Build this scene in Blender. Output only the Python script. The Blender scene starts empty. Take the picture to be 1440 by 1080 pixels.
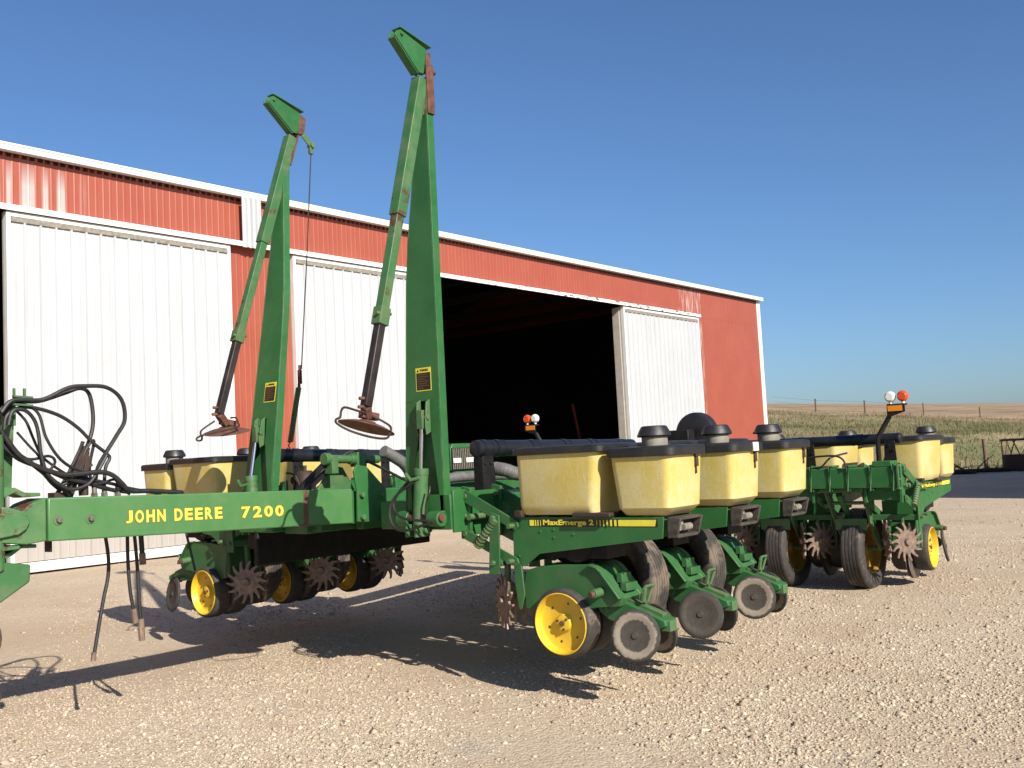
import bpy, bmesh, math, random
import numpy as np
from mathutils import Vector, Matrix
random.seed(7); rng = np.random.default_rng(7)
R = math.radians; PI = math.pi
scene = bpy.context.scene
COL = scene.collection

# ------------------------------------------------------------------ materials
def mat(name):
    m = bpy.data.materials.new(name); m.use_nodes = True
    nt = m.node_tree
    return m, nt, nt.nodes['Principled BSDF']
def nd(nt, t, **kw):
    n = nt.nodes.new(t)
    for k, v in kw.items():
        if k.startswith('i_'):
            key = k[2:]
            n.inputs[int(key) if key.isdigit() else key.replace('_', ' ')].default_value = v
        else: setattr(n, k, v)
    return n
def ln(nt, a, b): nt.links.new(a, b)
def ramp(nt, src, stops):
    r = nt.nodes.new('ShaderNodeValToRGB'); e = r.color_ramp.elements
    while len(e) < len(stops): e.new(0.5)
    for x, (p, c) in zip(e, stops):
        x.position = p; x.color = (c[0], c[1], c[2], 1) if not isinstance(c, float) else (c, c, c, 1)
    ln(nt, src, r.inputs[0]); return r
def mixc(nt, fac, a, b, blend='MIX'):
    n = nt.nodes.new('ShaderNodeMix'); n.data_type = 'RGBA'; n.blend_type = blend
    for s, v in ((n.inputs[0], fac), (n.inputs[6], a), (n.inputs[7], b)):
        if isinstance(v, (tuple, list)): s.default_value = (v[0], v[1], v[2], 1)
        elif isinstance(v, (int, float)): s.default_value = v
        else: ln(nt, v, s)
    return n.outputs[2]
def coords(nt, scale=(1, 1, 1)):
    tc = nt.nodes.new('ShaderNodeTexCoord'); mp = nt.nodes.new('ShaderNodeMapping')
    mp.inputs['Scale'].default_value = scale
    ln(nt, tc.outputs['Object'], mp.inputs[0]); return mp.outputs[0]
def noise(nt, vec, scale, detail=4, rough=.55):
    n = nd(nt, 'ShaderNodeTexNoise'); n.inputs['Scale'].default_value = scale
    n.inputs['Detail'].default_value = detail; n.inputs['Roughness'].default_value = rough
    ln(nt, vec, n.inputs['Vector']); return n.outputs['Fac']
def bump(nt, b, h, strength=.3, dist=.01):
    n = nd(nt, 'ShaderNodeBump'); n.inputs['Strength'].default_value = strength
    n.inputs['Distance'].default_value = dist
    ln(nt, h, n.inputs['Height']); ln(nt, n.outputs[0], b.inputs['Normal'])

KA = .78      # overall level of the surface colours
def kc(*c): return tuple(x*KA for x in c)
def paint(name, base, rust=.0, dust=.25, rough=.42, dustcol=(.30, .25, .17), rustcol=(.10, .035, .02), scale=1.0, fade=None, edge=.85):
    """old machine paint: faded patches, dust and rust spots"""
    m, nt, b = mat(name); v = coords(nt)
    c = kc(*base); dustcol = kc(*dustcol); rustcol = kc(*rustcol); fade = kc(*fade) if fade else None
    f = ramp(nt, noise(nt, v, 3.1 * scale, 5), [(.35, 0.0), (.7, 1.0)])
    col = mixc(nt, f.outputs[0], c, fade or tuple(min(1, x * 1.25 + .012) for x in c))
    d = ramp(nt, noise(nt, v, 9 * scale, 6, .65), [(.42, 0.0), (.75, dust)])
    col = mixc(nt, d.outputs[0], col, dustcol)
    if rust > 0:
        n1 = noise(nt, v, 5.5 * scale, 8, .7)
        rr = ramp(nt, n1, [(.72 - .3 * rust, 0.0), (.76 - .3 * rust, 1.0)])
        col = mixc(nt, rr.outputs[0], col, rustcol)
    if edge > 0:
        # paint rubbed thin along the edges of the plates
        bv = nd(nt, 'ShaderNodeBevel', samples=4); bv.inputs['Radius'].default_value = .007
        gm = nt.nodes.new('ShaderNodeNewGeometry'); dt = nd(nt, 'ShaderNodeVectorMath', operation='DOT_PRODUCT')
        ln(nt, bv.outputs[0], dt.inputs[0]); ln(nt, gm.outputs['Normal'], dt.inputs[1])
        em = ramp(nt, dt.outputs['Value'], [(.80, 1.0), (.965, 0.0)])
        en = ramp(nt, noise(nt, v, 26, 5, .7), [(.40, 0.0), (.62, edge)])
        mm = nd(nt, 'ShaderNodeMath', operation='MULTIPLY'); ln(nt, em.outputs[0], mm.inputs[0]); ln(nt, en.outputs[0], mm.inputs[1])
        ec = ramp(nt, noise(nt, v, 8, 4), [(.45, (.09, .045, .025)), (.55, (.16, .19, .10))])
        col = mixc(nt, mm.outputs[0], col, ec.outputs[0])
    chips = ramp(nt, noise(nt, v, 55, 3, .5), [(.735, 0.0), (.75, .8)])
    col = mixc(nt, chips.outputs[0], col, (.10, .07, .045))
    ln(nt, col, b.inputs['Base Color'])
    rg = ramp(nt, noise(nt, v, 14 * scale, 4), [(.3, rough - .08), (.7, min(1., rough + .2))])
    ln(nt, rg.outputs[0], b.inputs['Roughness'])
    bump(nt, b, noise(nt, v, 30 * scale, 3), .08, .004)
    return m
def plain(name, c, rough=.5, metal=0., var=.25, scale=12, bmp=.15, spec=None):
    m, nt, b = mat(name); v = coords(nt); c = kc(*c)
    col = mixc(nt, ramp(nt, noise(nt, v, scale, 5), [(.3, 0.0), (.7, 1.0)]).outputs[0],
               tuple(x * (1 - var) for x in c), tuple(min(1, x * (1 + var)) for x in c))
    ln(nt, col, b.inputs['Base Color']); b.inputs['Roughness'].default_value = rough
    b.inputs['Metallic'].default_value = metal
    if spec is not None: b.inputs['Specular IOR Level'].default_value = spec
    if bmp: bump(nt, b, noise(nt, v, scale * 3, 4), bmp, .005)
    return m

M = {}
G = (.016, .118, .026)
M['green'] = paint('green_paint', G, rust=.06, dust=.06, fade=(.028, .15, .04))
M['green_low'] = paint('soiled_green_paint', G, rust=.12, dust=.30, rough=.5, dustcol=(.16, .125, .075), fade=(.028, .14, .04))
M['green_worn'] = paint('worn_green_paint', (.03, .13, .035), rust=.42, dust=.3, rough=.5, fade=(.045, .15, .045))
M['green_dusty'] = paint('dusty_green_paint', (.045, .125, .038), rust=.22, dust=.6, rough=.6, dustcol=(.17, .17, .08))
M['hitchgreen'] = paint('chipped_green_paint', (.05, .165, .05), rust=.66, dust=.25, rough=.5, fade=(.065, .19, .06))
M['tongue'] = paint('tongue_green_paint', (.058, .185, .055), rust=.03, dust=.12, rough=.4, fade=(.075, .205, .065))
M['yellow'] = paint('yellow_paint', (.80, .50, .012), rust=.10, dust=.30, rough=.42, dustcol=(.36, .24, .10), fade=(.78, .52, .03))
M['rust'] = plain('rusty_steel', (.13, .055, .035), .75, .1, .45, 22)
M['steel'] = plain('dull_steel', (.22, .19, .165), .5, .6, .35, 30)
M['wornsteel'] = plain('earth_worn_steel', (.24, .165, .125), .5, .3, .4, 25)
M['chrome'] = plain('chrome_rod', (.75, .74, .78), .12, 1., .05, 8, 0)
M['blackplastic'] = plain('black_plastic', (.018, .018, .02), .42, 0, .3, 14, .08)
def lid_mat():
    m, nt, b = mat('dusty_black_lid'); v = coords(nt)
    d = ramp(nt, noise(nt, v, 5, 8, .72), [(.45, 0.0), (.72, .55)])
    d2 = ramp(nt, noise(nt, v, 70, 4, .6), [(.55, 0.0), (.75, .5)])
    col = mixc(nt, d.outputs[0], (.010, .010, .011), (.035, .031, .027)); col = mixc(nt, d2.outputs[0], col, (.05, .045, .037))
    ln(nt, col, b.inputs['Base Color'])
    rg = ramp(nt, noise(nt, v, 9, 4), [(.3, .32), (.7, .6)]); ln(nt, rg.outputs[0], b.inputs['Roughness'])
    bump(nt, b, noise(nt, v, 45, 3), .08, .003); return m
M['lid'] = lid_mat()
M['dirtyplastic'] = plain('soil_caked_black_plastic', (.055, .045, .036), .8, 0, .6, 35, .4)
M['blackpipe'] = plain('black_pipe', (.014, .015, .02), .33, 0, .3, 10, .05)
M['blackpaint'] = plain('black_painted_steel', (.014, .013, .013), .55, 0, .4, 16, .1, .2)
M['hose'] = plain('rubber_hose', (.018, .016, .017), .55, 0, .5, 30)
M['greyhose'] = plain('grey_ribbed_hose', (.13, .125, .12), .65, 0, .25, 18)
M['greyplastic'] = plain('weathered_grey_plastic', (.26, .235, .19), .7, 0, .3, 16)
M['orange'] = plain('orange_plastic', (.75, .16, .01), .4, 0, .1, 8, 0)
M['amber'] = plain('amber_lens', (.70, .085, .012), .22, 0, .08, 8, 0)
M['whitelens'] = plain('white_lens', (.82, .80, .74), .22, 0, .04, 8, 0)
M['reflector'] = plain('amber_reflector', (.80, .27, .015), .3, 0, .05, 60, 0)
M['decalyellow'] = plain('decal_yellow', (.80, .70, .05), .4, 0, .08, 20, 0)
M['letter'] = plain('lettering_yellow', (.85, .66, .08), .45, 0, .06, 30, 0)
M['letteredge'] = plain('lettering_outline', (.22, .12, .01), .5, 0, .1, 30, 0)
M['decalblack'] = plain('decal_black', (.012, .014, .012), .4, 0, .2, 20, 0)
M['white'] = plain('white_painted_trim', (.80, .79, .76), .5, 0, .06, 4, .05)
M['tag'] = plain('white_tag', (.78, .75, .68), .5, 0, .05, 20, 0)
M['wood'] = plain('weathered_wood', (.16, .11, .075), .85, 0, .4, 18, .4)
M['darkwood_shade'] = plain('dark_timber_and_shade', (.022, .017, .014), .9, 0, .4, 8)  # dark wood; also colours in the gloom inside the barn
M['beige'] = plain('bare_door_edge', (.50, .45, .38), .7, 0, .12, 6)
M['redtool'] = plain('faded_red_paint', (.25, .03, .02), .5, 0, .3, 8)
M['slide'] = plain('dark_slide_steel', (.032, .025, .023), .5, .3, .5, 12)
M['blackrust'] = plain('black_rusty_steel', (.045, .024, .018), .7, .1, .4, 16)

def tyre_mat(name, mud):
    m, nt, b = mat(name); v = coords(nt)
    n1 = noise(nt, v, 7, 7, .65)
    f = ramp(nt, n1, [(.62 - mud * .3, 0.0), (.72 - mud * .2, 1.0)])
    col = mixc(nt, f.outputs[0], (.026, .023, .022), (.14, .105, .077))
    f2 = ramp(nt, noise(nt, v, 30, 4), [(.3, 0.0), (.8, .35)])
    col = mixc(nt, f2.outputs[0], col, (.11, .09, .07))
    ln(nt, col, b.inputs['Base Color']); b.inputs['Roughness'].default_value = .75
    bump(nt, b, n1, .3, .01); return m
M['rubber'] = tyre_mat('gauge_tyre_rubber', .12)
M['tyre'] = tyre_mat('muddy_tyre_rubber', .5)
M['tyreroad'] = tyre_mat('road_tyre_rubber', .22)
M['rimshade'] = paint('shaded_yellow_paint', (.34, .19, .008), rust=.3, dust=.5, rough=.6, dustcol=(.12, .08, .04), fade=(.3, .17, .01))  # yellow darkened for the shade inside the tyre, plus rust and dust
M['rubberdark'] = tyre_mat('dark_tyre_rubber', .0)

def disc_mat(name, ring, core):
    """closing wheel: dried dust ring round a darker worn core (local radius)"""
    m, nt, b = mat(name)
    tc = nt.nodes.new('ShaderNodeTexCoord'); sx = nt.nodes.new('ShaderNodeSeparateXYZ'); ln(nt, tc.outputs['Object'], sx.inputs[0])
    cb = nt.nodes.new('ShaderNodeCombineXYZ'); ln(nt, sx.outputs[0], cb.inputs[0]); ln(nt, sx.outputs[2], cb.inputs[2])
    L = nd(nt, 'ShaderNodeVectorMath', operation='LENGTH'); ln(nt, cb.outputs[0], L.inputs[0])
    n1 = noise(nt, tc.outputs['Object'], 40, 5)
    ad = nd(nt, 'ShaderNodeMath', operation='MULTIPLY_ADD'); ln(nt, n1, ad.inputs[0]); ad.inputs[1].default_value = .03; ln(nt, L.outputs['Value'], ad.inputs[2])
    r = ramp(nt, ad.outputs[0], [(.0, core), (.100, core), (.106, ring), (.138, ring), (.145, (.02, .019, .018))])
    r.color_ramp.interpolation = 'LINEAR'
    ln(nt, mixc(nt, ramp(nt, n1, [(.3, 0.0), (.7, .3)]).outputs[0], r.outputs[0], (.1, .085, .065)), b.inputs['Base Color'])
    b.inputs['Roughness'].default_value = .8; bump(nt, b, n1, .15, .004); return m
M['closing'] = disc_mat('dusty_closing_wheel', (.235, .195, .15), (.034, .028, .023))
M['closing_dark'] = disc_mat('dark_closing_wheel', (.045, .038, .031), (.032, .026, .022))

def hopper_mat():
    m, nt, b = mat('yellow_hopper_plastic'); v = coords(nt)
    f = ramp(nt, noise(nt, v, 3.2, 6, .62), [(.40, 0.0), (.60, 1.0)])
    col = mixc(nt, f.outputs[0], (.47, .37, .085), (.51, .44, .20))
    sc = coords(nt, (34, 34, 5)); s = ramp(nt, noise(nt, sc, 2.2, 8, .75), [(.53, 0.0), (.66, .6)])
    col = mixc(nt, s.outputs[0], col, (.56, .51, .36))
    sp = ramp(nt, noise(nt, v, 130, 3, .6), [(.52, 0.0), (.72, .55)]); col = mixc(nt, sp.outputs[0], col, (.33, .255, .10))
    st = ramp(nt, noise(nt, v, 1.7, 7, .7), [(.62, 0.0), (.74, .22)]); col = mixc(nt, st.outputs[0], col, (.34, .27, .13))
    ln(nt, col, b.inputs['Base Color']); b.inputs['Roughness'].default_value = .5
    b.inputs['Subsurface Weight'].default_value = .12; b.inputs['Subsurface Radius'].default_value = (.05, .03, .01)
    bump(nt, b, noise(nt, v, 60, 3), .06, .003); return m
M['hopper'] = hopper_mat()

def barn_mat(name, base, var):
    m, nt, b = mat(name); v = coords(nt)
    col = mixc(nt, ramp(nt, noise(nt, v, 1.2, 5), [(.3, 0.0), (.75, 1.0)]).outputs[0], base, var)
    sv = coords(nt, (9, 9, .35)); st = noise(nt, sv, 1.0, 6, .6)
    tc = nt.nodes.new('ShaderNodeTexCoord'); sx = nt.nodes.new('ShaderNodeSeparateXYZ'); ln(nt, tc.outputs['Object'], sx.inputs[0])
    if 'red' in name:
        # worn away paint: two streaky stretches of the panels (local length along the wall)
        def band(a, bb, soft):
            r = nt.nodes.new('ShaderNodeMapRange'); r.interpolation_type = 'SMOOTHSTEP'
            r.inputs[1].default_value = a - soft; r.inputs[2].default_value = a; ln(nt, sx.outputs[0], r.inputs[0])
            q = nt.nodes.new('ShaderNodeMapRange'); q.interpolation_type = 'SMOOTHSTEP'
            q.inputs[1].default_value = bb; q.inputs[2].default_value = bb + soft; q.inputs[3].default_value = 1; q.inputs[4].default_value = 0
            ln(nt, sx.outputs[0], q.inputs[0])
            mm = nd(nt, 'ShaderNodeMath', operation='MULTIPLY'); ln(nt, r.outputs[0], mm.inputs[0]); ln(nt, q.outputs[0], mm.inputs[1]); return mm.outputs[0]
        sA = ramp(nt, noise(nt, coords(nt, (7, 7, .12)), 1.0, 3, .5), [(.46, 0.0), (.58, 1.0)])
        sB = ramp(nt, noise(nt, coords(nt, (22, 22, 1.2)), 1.0, 4, .6), [(.50, 0.0), (.62, .75)])
        hz = nt.nodes.new('ShaderNodeMapRange'); hz.inputs[1].default_value = 5.98; hz.inputs[2].default_value = 5.6; ln(nt, sx.outputs[2], hz.inputs[0])
        for bd, s, gray in ((band(5.0, 7.5, .05), sA, (.36, .31, .29)), (band(25.2, 26.35, .15), sB, (.5, .42, .39))):
            f = nd(nt, 'ShaderNodeMath', operation='MULTIPLY'); ln(nt, bd, f.inputs[0]); ln(nt, s.outputs[0], f.inputs[1])
            f2 = nd(nt, 'ShaderNodeMath', operation='MULTIPLY'); ln(nt, f.outputs[0], f2.inputs[0])
            if gray[0] < .5: ln(nt, hz.outputs[0], f2.inputs[1])
            else: f2.inputs[1].default_value = 1
            col = mixc(nt, f2.outputs[0], col, gray)
    else:
        f = ramp(nt, st, [(.52, 0.0), (.75, .45)])
        col = mixc(nt, f.outputs[0], col, (.30, .30, .30))
    # dried mud thrown up along the foot of the sheets
    nz = nd(nt, 'ShaderNodeMath', operation='MULTIPLY_ADD'); ln(nt, noise(nt, v, 6, 6, .7), nz.inputs[0]); nz.inputs[1].default_value = -.9; ln(nt, sx.outputs[2], nz.inputs[2])
    mud = ramp(nt, nz.outputs[0], [(.0, .55), (.12, 0.0)])
    col = mixc(nt, mud.outputs[0], col, (.28, .22, .16))
    ln(nt, col, b.inputs['Base Color']); b.inputs['Roughness'].default_value = .45
    bump(nt, b, noise(nt, coords(nt, (1.2, 1.2, .5)), 1.6, 3), .25, .03); return m
M['barnred'] = barn_mat('red_barn_steel', (.262, .060, .034), (.295, .075, .044))
M['barnwhite'] = barn_mat('white_barn_steel', (.385, .40, .415), (.425, .435, .445))

def trim_mat():
    """white timber with paint flaked off in patches"""
    m, nt, b = mat('flaking_white_trim'); v = coords(nt, (2.2, 2, 9))
    tc = nt.nodes.new('ShaderNodeTexCoord'); sx = nt.nodes.new('ShaderNodeSeparateXYZ'); ln(nt, tc.outputs['Object'], sx.inputs[0])
    r = nt.nodes.new('ShaderNodeMapRange'); r.inputs[1].default_value = 14; r.inputs[2].default_value = 19; r.inputs[3].default_value = .0; r.inputs[4].default_value = .17; ln(nt, sx.outputs[0], r.inputs[0])
    a = nd(nt, 'ShaderNodeMath', operation='ADD'); ln(nt, noise(nt, v, 2.4, 7, .6), a.inputs[0]); ln(nt, r.outputs[0], a.inputs[1])
    f = ramp(nt, a.outputs[0], [(.70, 0.0), (.73, 1.0)])
    ln(nt, mixc(nt, f.outputs[0], (.80, .78, .74), (.16, .10, .08)), b.inputs['Base Color']); b.inputs['Roughness'].default_value = .6; return m
M['flaking'] = trim_mat()

def yard_patches(nt, v, col):
    a = ramp(nt, noise(nt, v, .33, 6, .6), [(.44, 0.0), (.62, .62)]); col = mixc(nt, a.outputs[0], col, (.36, .27, .185))
    b = ramp(nt, noise(nt, v, 1.15, 7, .65), [(.55, 0.0), (.70, .55)]); col = mixc(nt, b.outputs[0], col, (.33, .245, .17))
    return col
def gravel_mat():
    m, nt, b = mat('limestone_gravel')
    tc = nt.nodes.new('ShaderNodeTexCoord'); v = tc.outputs['Object']
    vo = nd(nt, 'ShaderNodeTexVoronoi'); vo.inputs['Scale'].default_value = 62; ln(nt, v, vo.inputs['Vector'])
    vo2 = nd(nt, 'ShaderNodeTexVoronoi'); vo2.inputs['Scale'].default_value = 26; ln(nt, v, vo2.inputs['Vector'])
    sx = nt.nodes.new('ShaderNodeSeparateColor'); ln(nt, vo.outputs['Color'], sx.inputs[0])
    c = ramp(nt, sx.outputs[0], [(.0, (.27, .20, .135)), (.3, (.41, .325, .235)), (.75, (.475, .385, .285)), (1., (.56, .48, .385))])
    big = ramp(nt, noise(nt, v, .55, 6, .6), [(.32, 0.0), (.7, 1.0)])
    fine = ramp(nt, noise(nt, v, 3.5, 6, .7), [(.36, 0.0), (.62, 1.0)])
    col = mixc(nt, big.outputs[0], c.outputs[0], (.455, .37, .27)); 
    col = mixc(nt, .55, c.outputs[0], col)
    sand = ramp(nt, noise(nt, v, 1.3, 5, .6), [(.45, 0.0), (.7, .8)])
    col = mixc(nt, sand.outputs[0], col, (.45, .362, .262))
    brown = ramp(nt, noise(nt, v, .8, 7, .62), [(.57, 0.0), (.72, .55)])
    col = mixc(nt, brown.outputs[0], col, (.37, .28, .205))
    gp = ramp(nt, noise(nt, v, 1.9, 4, .5), [(.62, 0.0), (.68, .5)])
    col = mixc(nt, gp.outputs[0], col, (.33, .30, .25))
    trk = coords(nt, (.22, 1.9, 1)); tk = ramp(nt, noise(nt, trk, 1.0, 4, .5), [(.50, 0.0), (.60, .45)])
    col = mixc(nt, tk.outputs[0], col, (.42, .335, .245))
    col = yard_patches(nt, v, col)
    ln(nt, col, b.inputs['Base Color']); b.inputs['Roughness'].default_value = .95
    b.inputs['Specular IOR Level'].default_value = .15
    h = nd(nt, 'ShaderNodeMath', operation='ADD'); ln(nt, vo.outputs['Distance'], h.inputs[0]); ln(nt, vo2.outputs['Distance'], h.inputs[1])
    h2 = nd(nt, 'ShaderNodeMath', operation='MULTIPLY_ADD'); ln(nt, fine.outputs[0], h2.inputs[0]); h2.inputs[1].default_value = .5; ln(nt, h.outputs[0], h2.inputs[2])
    bump(nt, b, h2.outputs[0], .40, -.012); return m
M['gravel'] = gravel_mat()
def stone_mat():
    m, nt, b = mat('loose_limestone'); g = nt.nodes.new('ShaderNodeNewGeometry')
    c = ramp(nt, g.outputs['Random Per Island'], [(0., (.25, .19, .135)), (.15, (.37, .295, .215)), (.75, (.435, .36, .265)), (1., (.53, .455, .355))])
    tc = nt.nodes.new('ShaderNodeTexCoord')
    ln(nt, yard_patches(nt, tc.outputs['Object'], c.outputs[0]), b.inputs['Base Color']); b.inputs['Roughness'].default_value = .95; b.inputs['Specular IOR Level'].default_value = .15
    return m
M['stone'] = stone_mat()
def dryness(nt, v, q0, q1, gain):
    sp = nt.nodes.new('ShaderNodeVectorMath'); sp.operation = 'DOT_PRODUCT'; ln(nt, v, sp.inputs[0]); sp.inputs[1].default_value = (math.cos(.6743), math.sin(.6743), 0)
    mr = nt.nodes.new('ShaderNodeMapRange'); mr.inputs[1].default_value = q0; mr.inputs[2].default_value = q1; mr.inputs[3].default_value = 0; mr.inputs[4].default_value = gain; ln(nt, sp.outputs['Value'], mr.inputs[0]); return mr.outputs[0]
def soil_mat(name, a, c, d, sc):
    m, nt, b = mat(name); tc = nt.nodes.new('ShaderNodeTexCoord'); v = tc.outputs['Object']
    ad = nd(nt, 'ShaderNodeMath', operation='ADD'); ln(nt, noise(nt, v, sc, 8, .65), ad.inputs[0])
    if 'bank' in name: ln(nt, dryness(nt, v, 44, 68, .13), ad.inputs[1])
    else: ad.inputs[1].default_value = 0
    r = ramp(nt, ad.outputs[0], [(.40, a), (.53, c), (.66, d)])
    ln(nt, r.outputs[0], b.inputs['Base Color']); b.inputs['Roughness'].default_value = 1
    bump(nt, b, noise(nt, v, 3, 6, .7), .35, .1); return m
M['bank'] = soil_mat('grassy_bank_soil', (.12, .125, .052), (.18, .16, .078), (.30, .225, .13), .35)
M['stubble'] = soil_mat('straw_stubble', (.20, .13, .068), (.28, .19, .108), (.33, .24, .148), .12)
def grass_mat():
    m, nt, b = mat('dry_and_green_grass'); g = nt.nodes.new('ShaderNodeNewGeometry')
    tc = nt.nodes.new('ShaderNodeTexCoord')
    big = noise(nt, tc.outputs['Object'], .22, 5, .6)
    a = nd(nt, 'ShaderNodeMath', operation='MULTIPLY_ADD'); ln(nt, g.outputs['Random Per Island'], a.inputs[0]); a.inputs[1].default_value = .34; 
    s = nd(nt, 'ShaderNodeMath', operation='MULTIPLY_ADD'); ln(nt, big, s.inputs[0]); s.inputs[1].default_value = 1.5; s.inputs[2].default_value = -.50
    sp = nt.nodes.new('ShaderNodeVectorMath'); sp.operation = 'DOT_PRODUCT'; ln(nt, tc.outputs['Object'], sp.inputs[0]); sp.inputs[1].default_value = (math.cos(.6743), math.sin(.6743), 0)
    mr = nt.nodes.new('ShaderNodeMapRange'); mr.inputs[1].default_value = 45; mr.inputs[2].default_value = 68; mr.inputs[3].default_value = 0; mr.inputs[4].default_value = .38; ln(nt, sp.outputs['Value'], mr.inputs[0])
    s2 = nd(nt, 'ShaderNodeMath', operation='ADD'); ln(nt, s.outputs[0], s2.inputs[0]); ln(nt, mr.outputs[0], s2.inputs[1])
    ln(nt, s2.outputs[0], a.inputs[2])
    c = ramp(nt, a.outputs[0], [(.10, (.165, .17, .072)), (.40, (.215, .20, .095)), (.62, (.31, .25, .14)), (.95, (.43, .335, .21))])
    ln(nt, c.outputs[0], b.inputs['Base Color']); b.inputs['Roughness'].default_value = .9; b.inputs['Specular IOR Level'].default_value = .1
    tl = nt.nodes.new('ShaderNodeBsdfTranslucent'); ln(nt, c.outputs[0], tl.inputs[0]); mx = nt.nodes.new('ShaderNodeMixShader'); mx.inputs[0].default_value = .5
    ln(nt, b.outputs[0], mx.inputs[1]); ln(nt, tl.outputs[0], mx.inputs[2]); ln(nt, mx.outputs[0], nt.nodes['Material Output'].inputs[0])
    return m
M['grass'] = grass_mat()
def glass_mat():
    m, nt, b = mat('cab_glass'); b.inputs['Base Color'].default_value = (.12, .22, .30, 1)
    b.inputs['Roughness'].default_value = .08; b.inputs['Specular IOR Level'].default_value = .8; b.inputs['Coat Weight'].default_value = .6; return m
M['glass'] = glass_mat()

# ------------------------------------------------------------------ mesh builder
class MB:
    def __init__(s): s.v = []; s.f = []
    def add(s, vs, fs):
        o = len(s.v); s.v += [tuple(x) for x in vs]; s.f += [tuple(i + o for i in f) for f in fs]; return s
    def box(s, a, b):
        x0, y0, z0 = a; x1, y1, z1 = b
        return s.add([(x0,y0,z0),(x1,y0,z0),(x1,y1,z0),(x0,y1,z0),(x0,y0,z1),(x1,y0,z1),(x1,y1,z1),(x0,y1,z1)],
                     [(3,2,1,0),(4,5,6,7),(0,1,5,4),(1,2,6,5),(2,3,7,6),(3,0,4,7)])
    def prism(s, poly, axis, a, b):
        """polygon in the two other axes (in x,y,z order) extruded along axis from a to b"""
        def P(p, t):
            if axis == 'y': return (p[0], t, p[1])
            if axis == 'x': return (t, p[0], p[1])
            return (p[0], p[1], t)
        n = len(poly)
        vs = [P(p, a) for p in poly] + [P(p, b) for p in poly]
        fs = [tuple(range(n)), tuple(range(2*n-1, n-1, -1))] + [(i, i+n, (i+1) % n + n, (i+1) % n) for i in range(n)]
        return s.add(vs, fs)
    def bar(s, p, q, w, h=None, up=(0, 0, 1)):
        """rectangular bar from p to q, w along side, h along up"""
        p, q = Vector(p), Vector(q); h = h or w; d = (q - p).normalized(); u = Vector(up)
        if abs(d.dot(u)) > .98: u = Vector((1, 0, 0))
        sd = d.cross(u).normalized(); u = sd.cross(d)
        vs = []
        for c in (p, q):
            for i, j in ((-1, -1), (1, -1), (1, 1), (-1, 1)): vs.append(c + sd * (i * w / 2) + u * (j * h / 2))
        return s.add(vs, [(3,2,1,0),(4,5,6,7),(0,1,5,4),(1,2,6,5),(2,3,7,6),(3,0,4,7)])
    def tube(s, pts, r, n=10, cap=True):
        pts = [Vector(p) for p in pts]; rs = r if isinstance(r, (list, tuple)) else [r] * len(pts)
        o = len(s.v); ref = None
        for i, p in enumerate(pts):
            d = (pts[min(i+1, len(pts)-1)] - pts[max(i-1, 0)]).normalized()
            if ref is None:
                ref = Vector((0, 0, 1)) if abs(d.z) < .9 else Vector((1, 0, 0))
            a = (ref - d * ref.dot(d)).normalized(); ref = a; b = d.cross(a)
            for k in range(n):
                t = 2 * PI * k / n; s.v.append(tuple(p + (a * math.cos(t) + b * math.sin(t)) * rs[i]))
        for i in range(len(pts) - 1):
            for k in range(n):
                s.f.append((o+i*n+k, o+i*n+(k+1) % n, o+(i+1)*n+(k+1) % n, o+(i+1)*n+k))
        if cap:
            s.f.append(tuple(o + k for k in range(n-1, -1, -1))); e = o + (len(pts)-1)*n
            s.f.append(tuple(e + k for k in range(n)))
        return s
    def cyl(s, p, q, r, n=16, r2=None): return s.tube([p, q], [r, r if r2 is None else r2], n)
    def lathe(s, prof, axis='y', c=(0, 0, 0), n=32, tilt=None):
        """profile [(radius, along)] about axis through c"""
        o = len(s.v); k = len(prof); c = Vector(c)
        for i in range(n):
            t = 2 * PI * i / n; ct, st = math.cos(t), math.sin(t)
            for r, a in prof:
                p = {'y': (r*ct, a, r*st), 'x': (a, r*ct, r*st), 'z': (r*ct, r*st, a)}[axis]
                s.v.append(tuple(c + Vector(p)))
        for i in range(n):
            j = (i+1) % n
            for m in range(k-1):
                s.f.append((o+i*k+m, o+i*k+m+1, o+j*k+m+1, o+j*k+m))
        return s
    def sphere(s, c, r, n=20, m=12):
        prof = [(max(1e-4, r*math.sin(PI*i/m)), -r*math.cos(PI*i/m)) for i in range(m+1)]
        return s.lathe(prof, 'z', c, n)
    def build(s, name, material, parent=None, loc=None, rot=None, smooth=35, bevel=0, seg=2):
        me = bpy.data.meshes.new(name); me.from_pydata(s.v, [], s.f)
        bm = bmesh.new(); bm.from_mesh(me); bmesh.ops.recalc_face_normals(bm, faces=bm.faces); bm.to_mesh(me); bm.free()
        me.materials.append(material)
        o = bpy.data.objects.new(name, me); COL.objects.link(o)
        if smooth:
            me.polygons.foreach_set('use_smooth', [True]*len(me.polygons)); me.set_sharp_from_angle(angle=R(smooth))
        if parent: o.parent = parent
        if loc: o.location = loc
        if rot: o.rotation_euler = rot
        if bevel:
            b = o.modifiers.new('edges', 'BEVEL'); b.width = bevel; b.segments = seg; b.limit_method = 'ANGLE'; b.angle_limit = R(40)
            b.harden_normals = False
        return o

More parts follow.
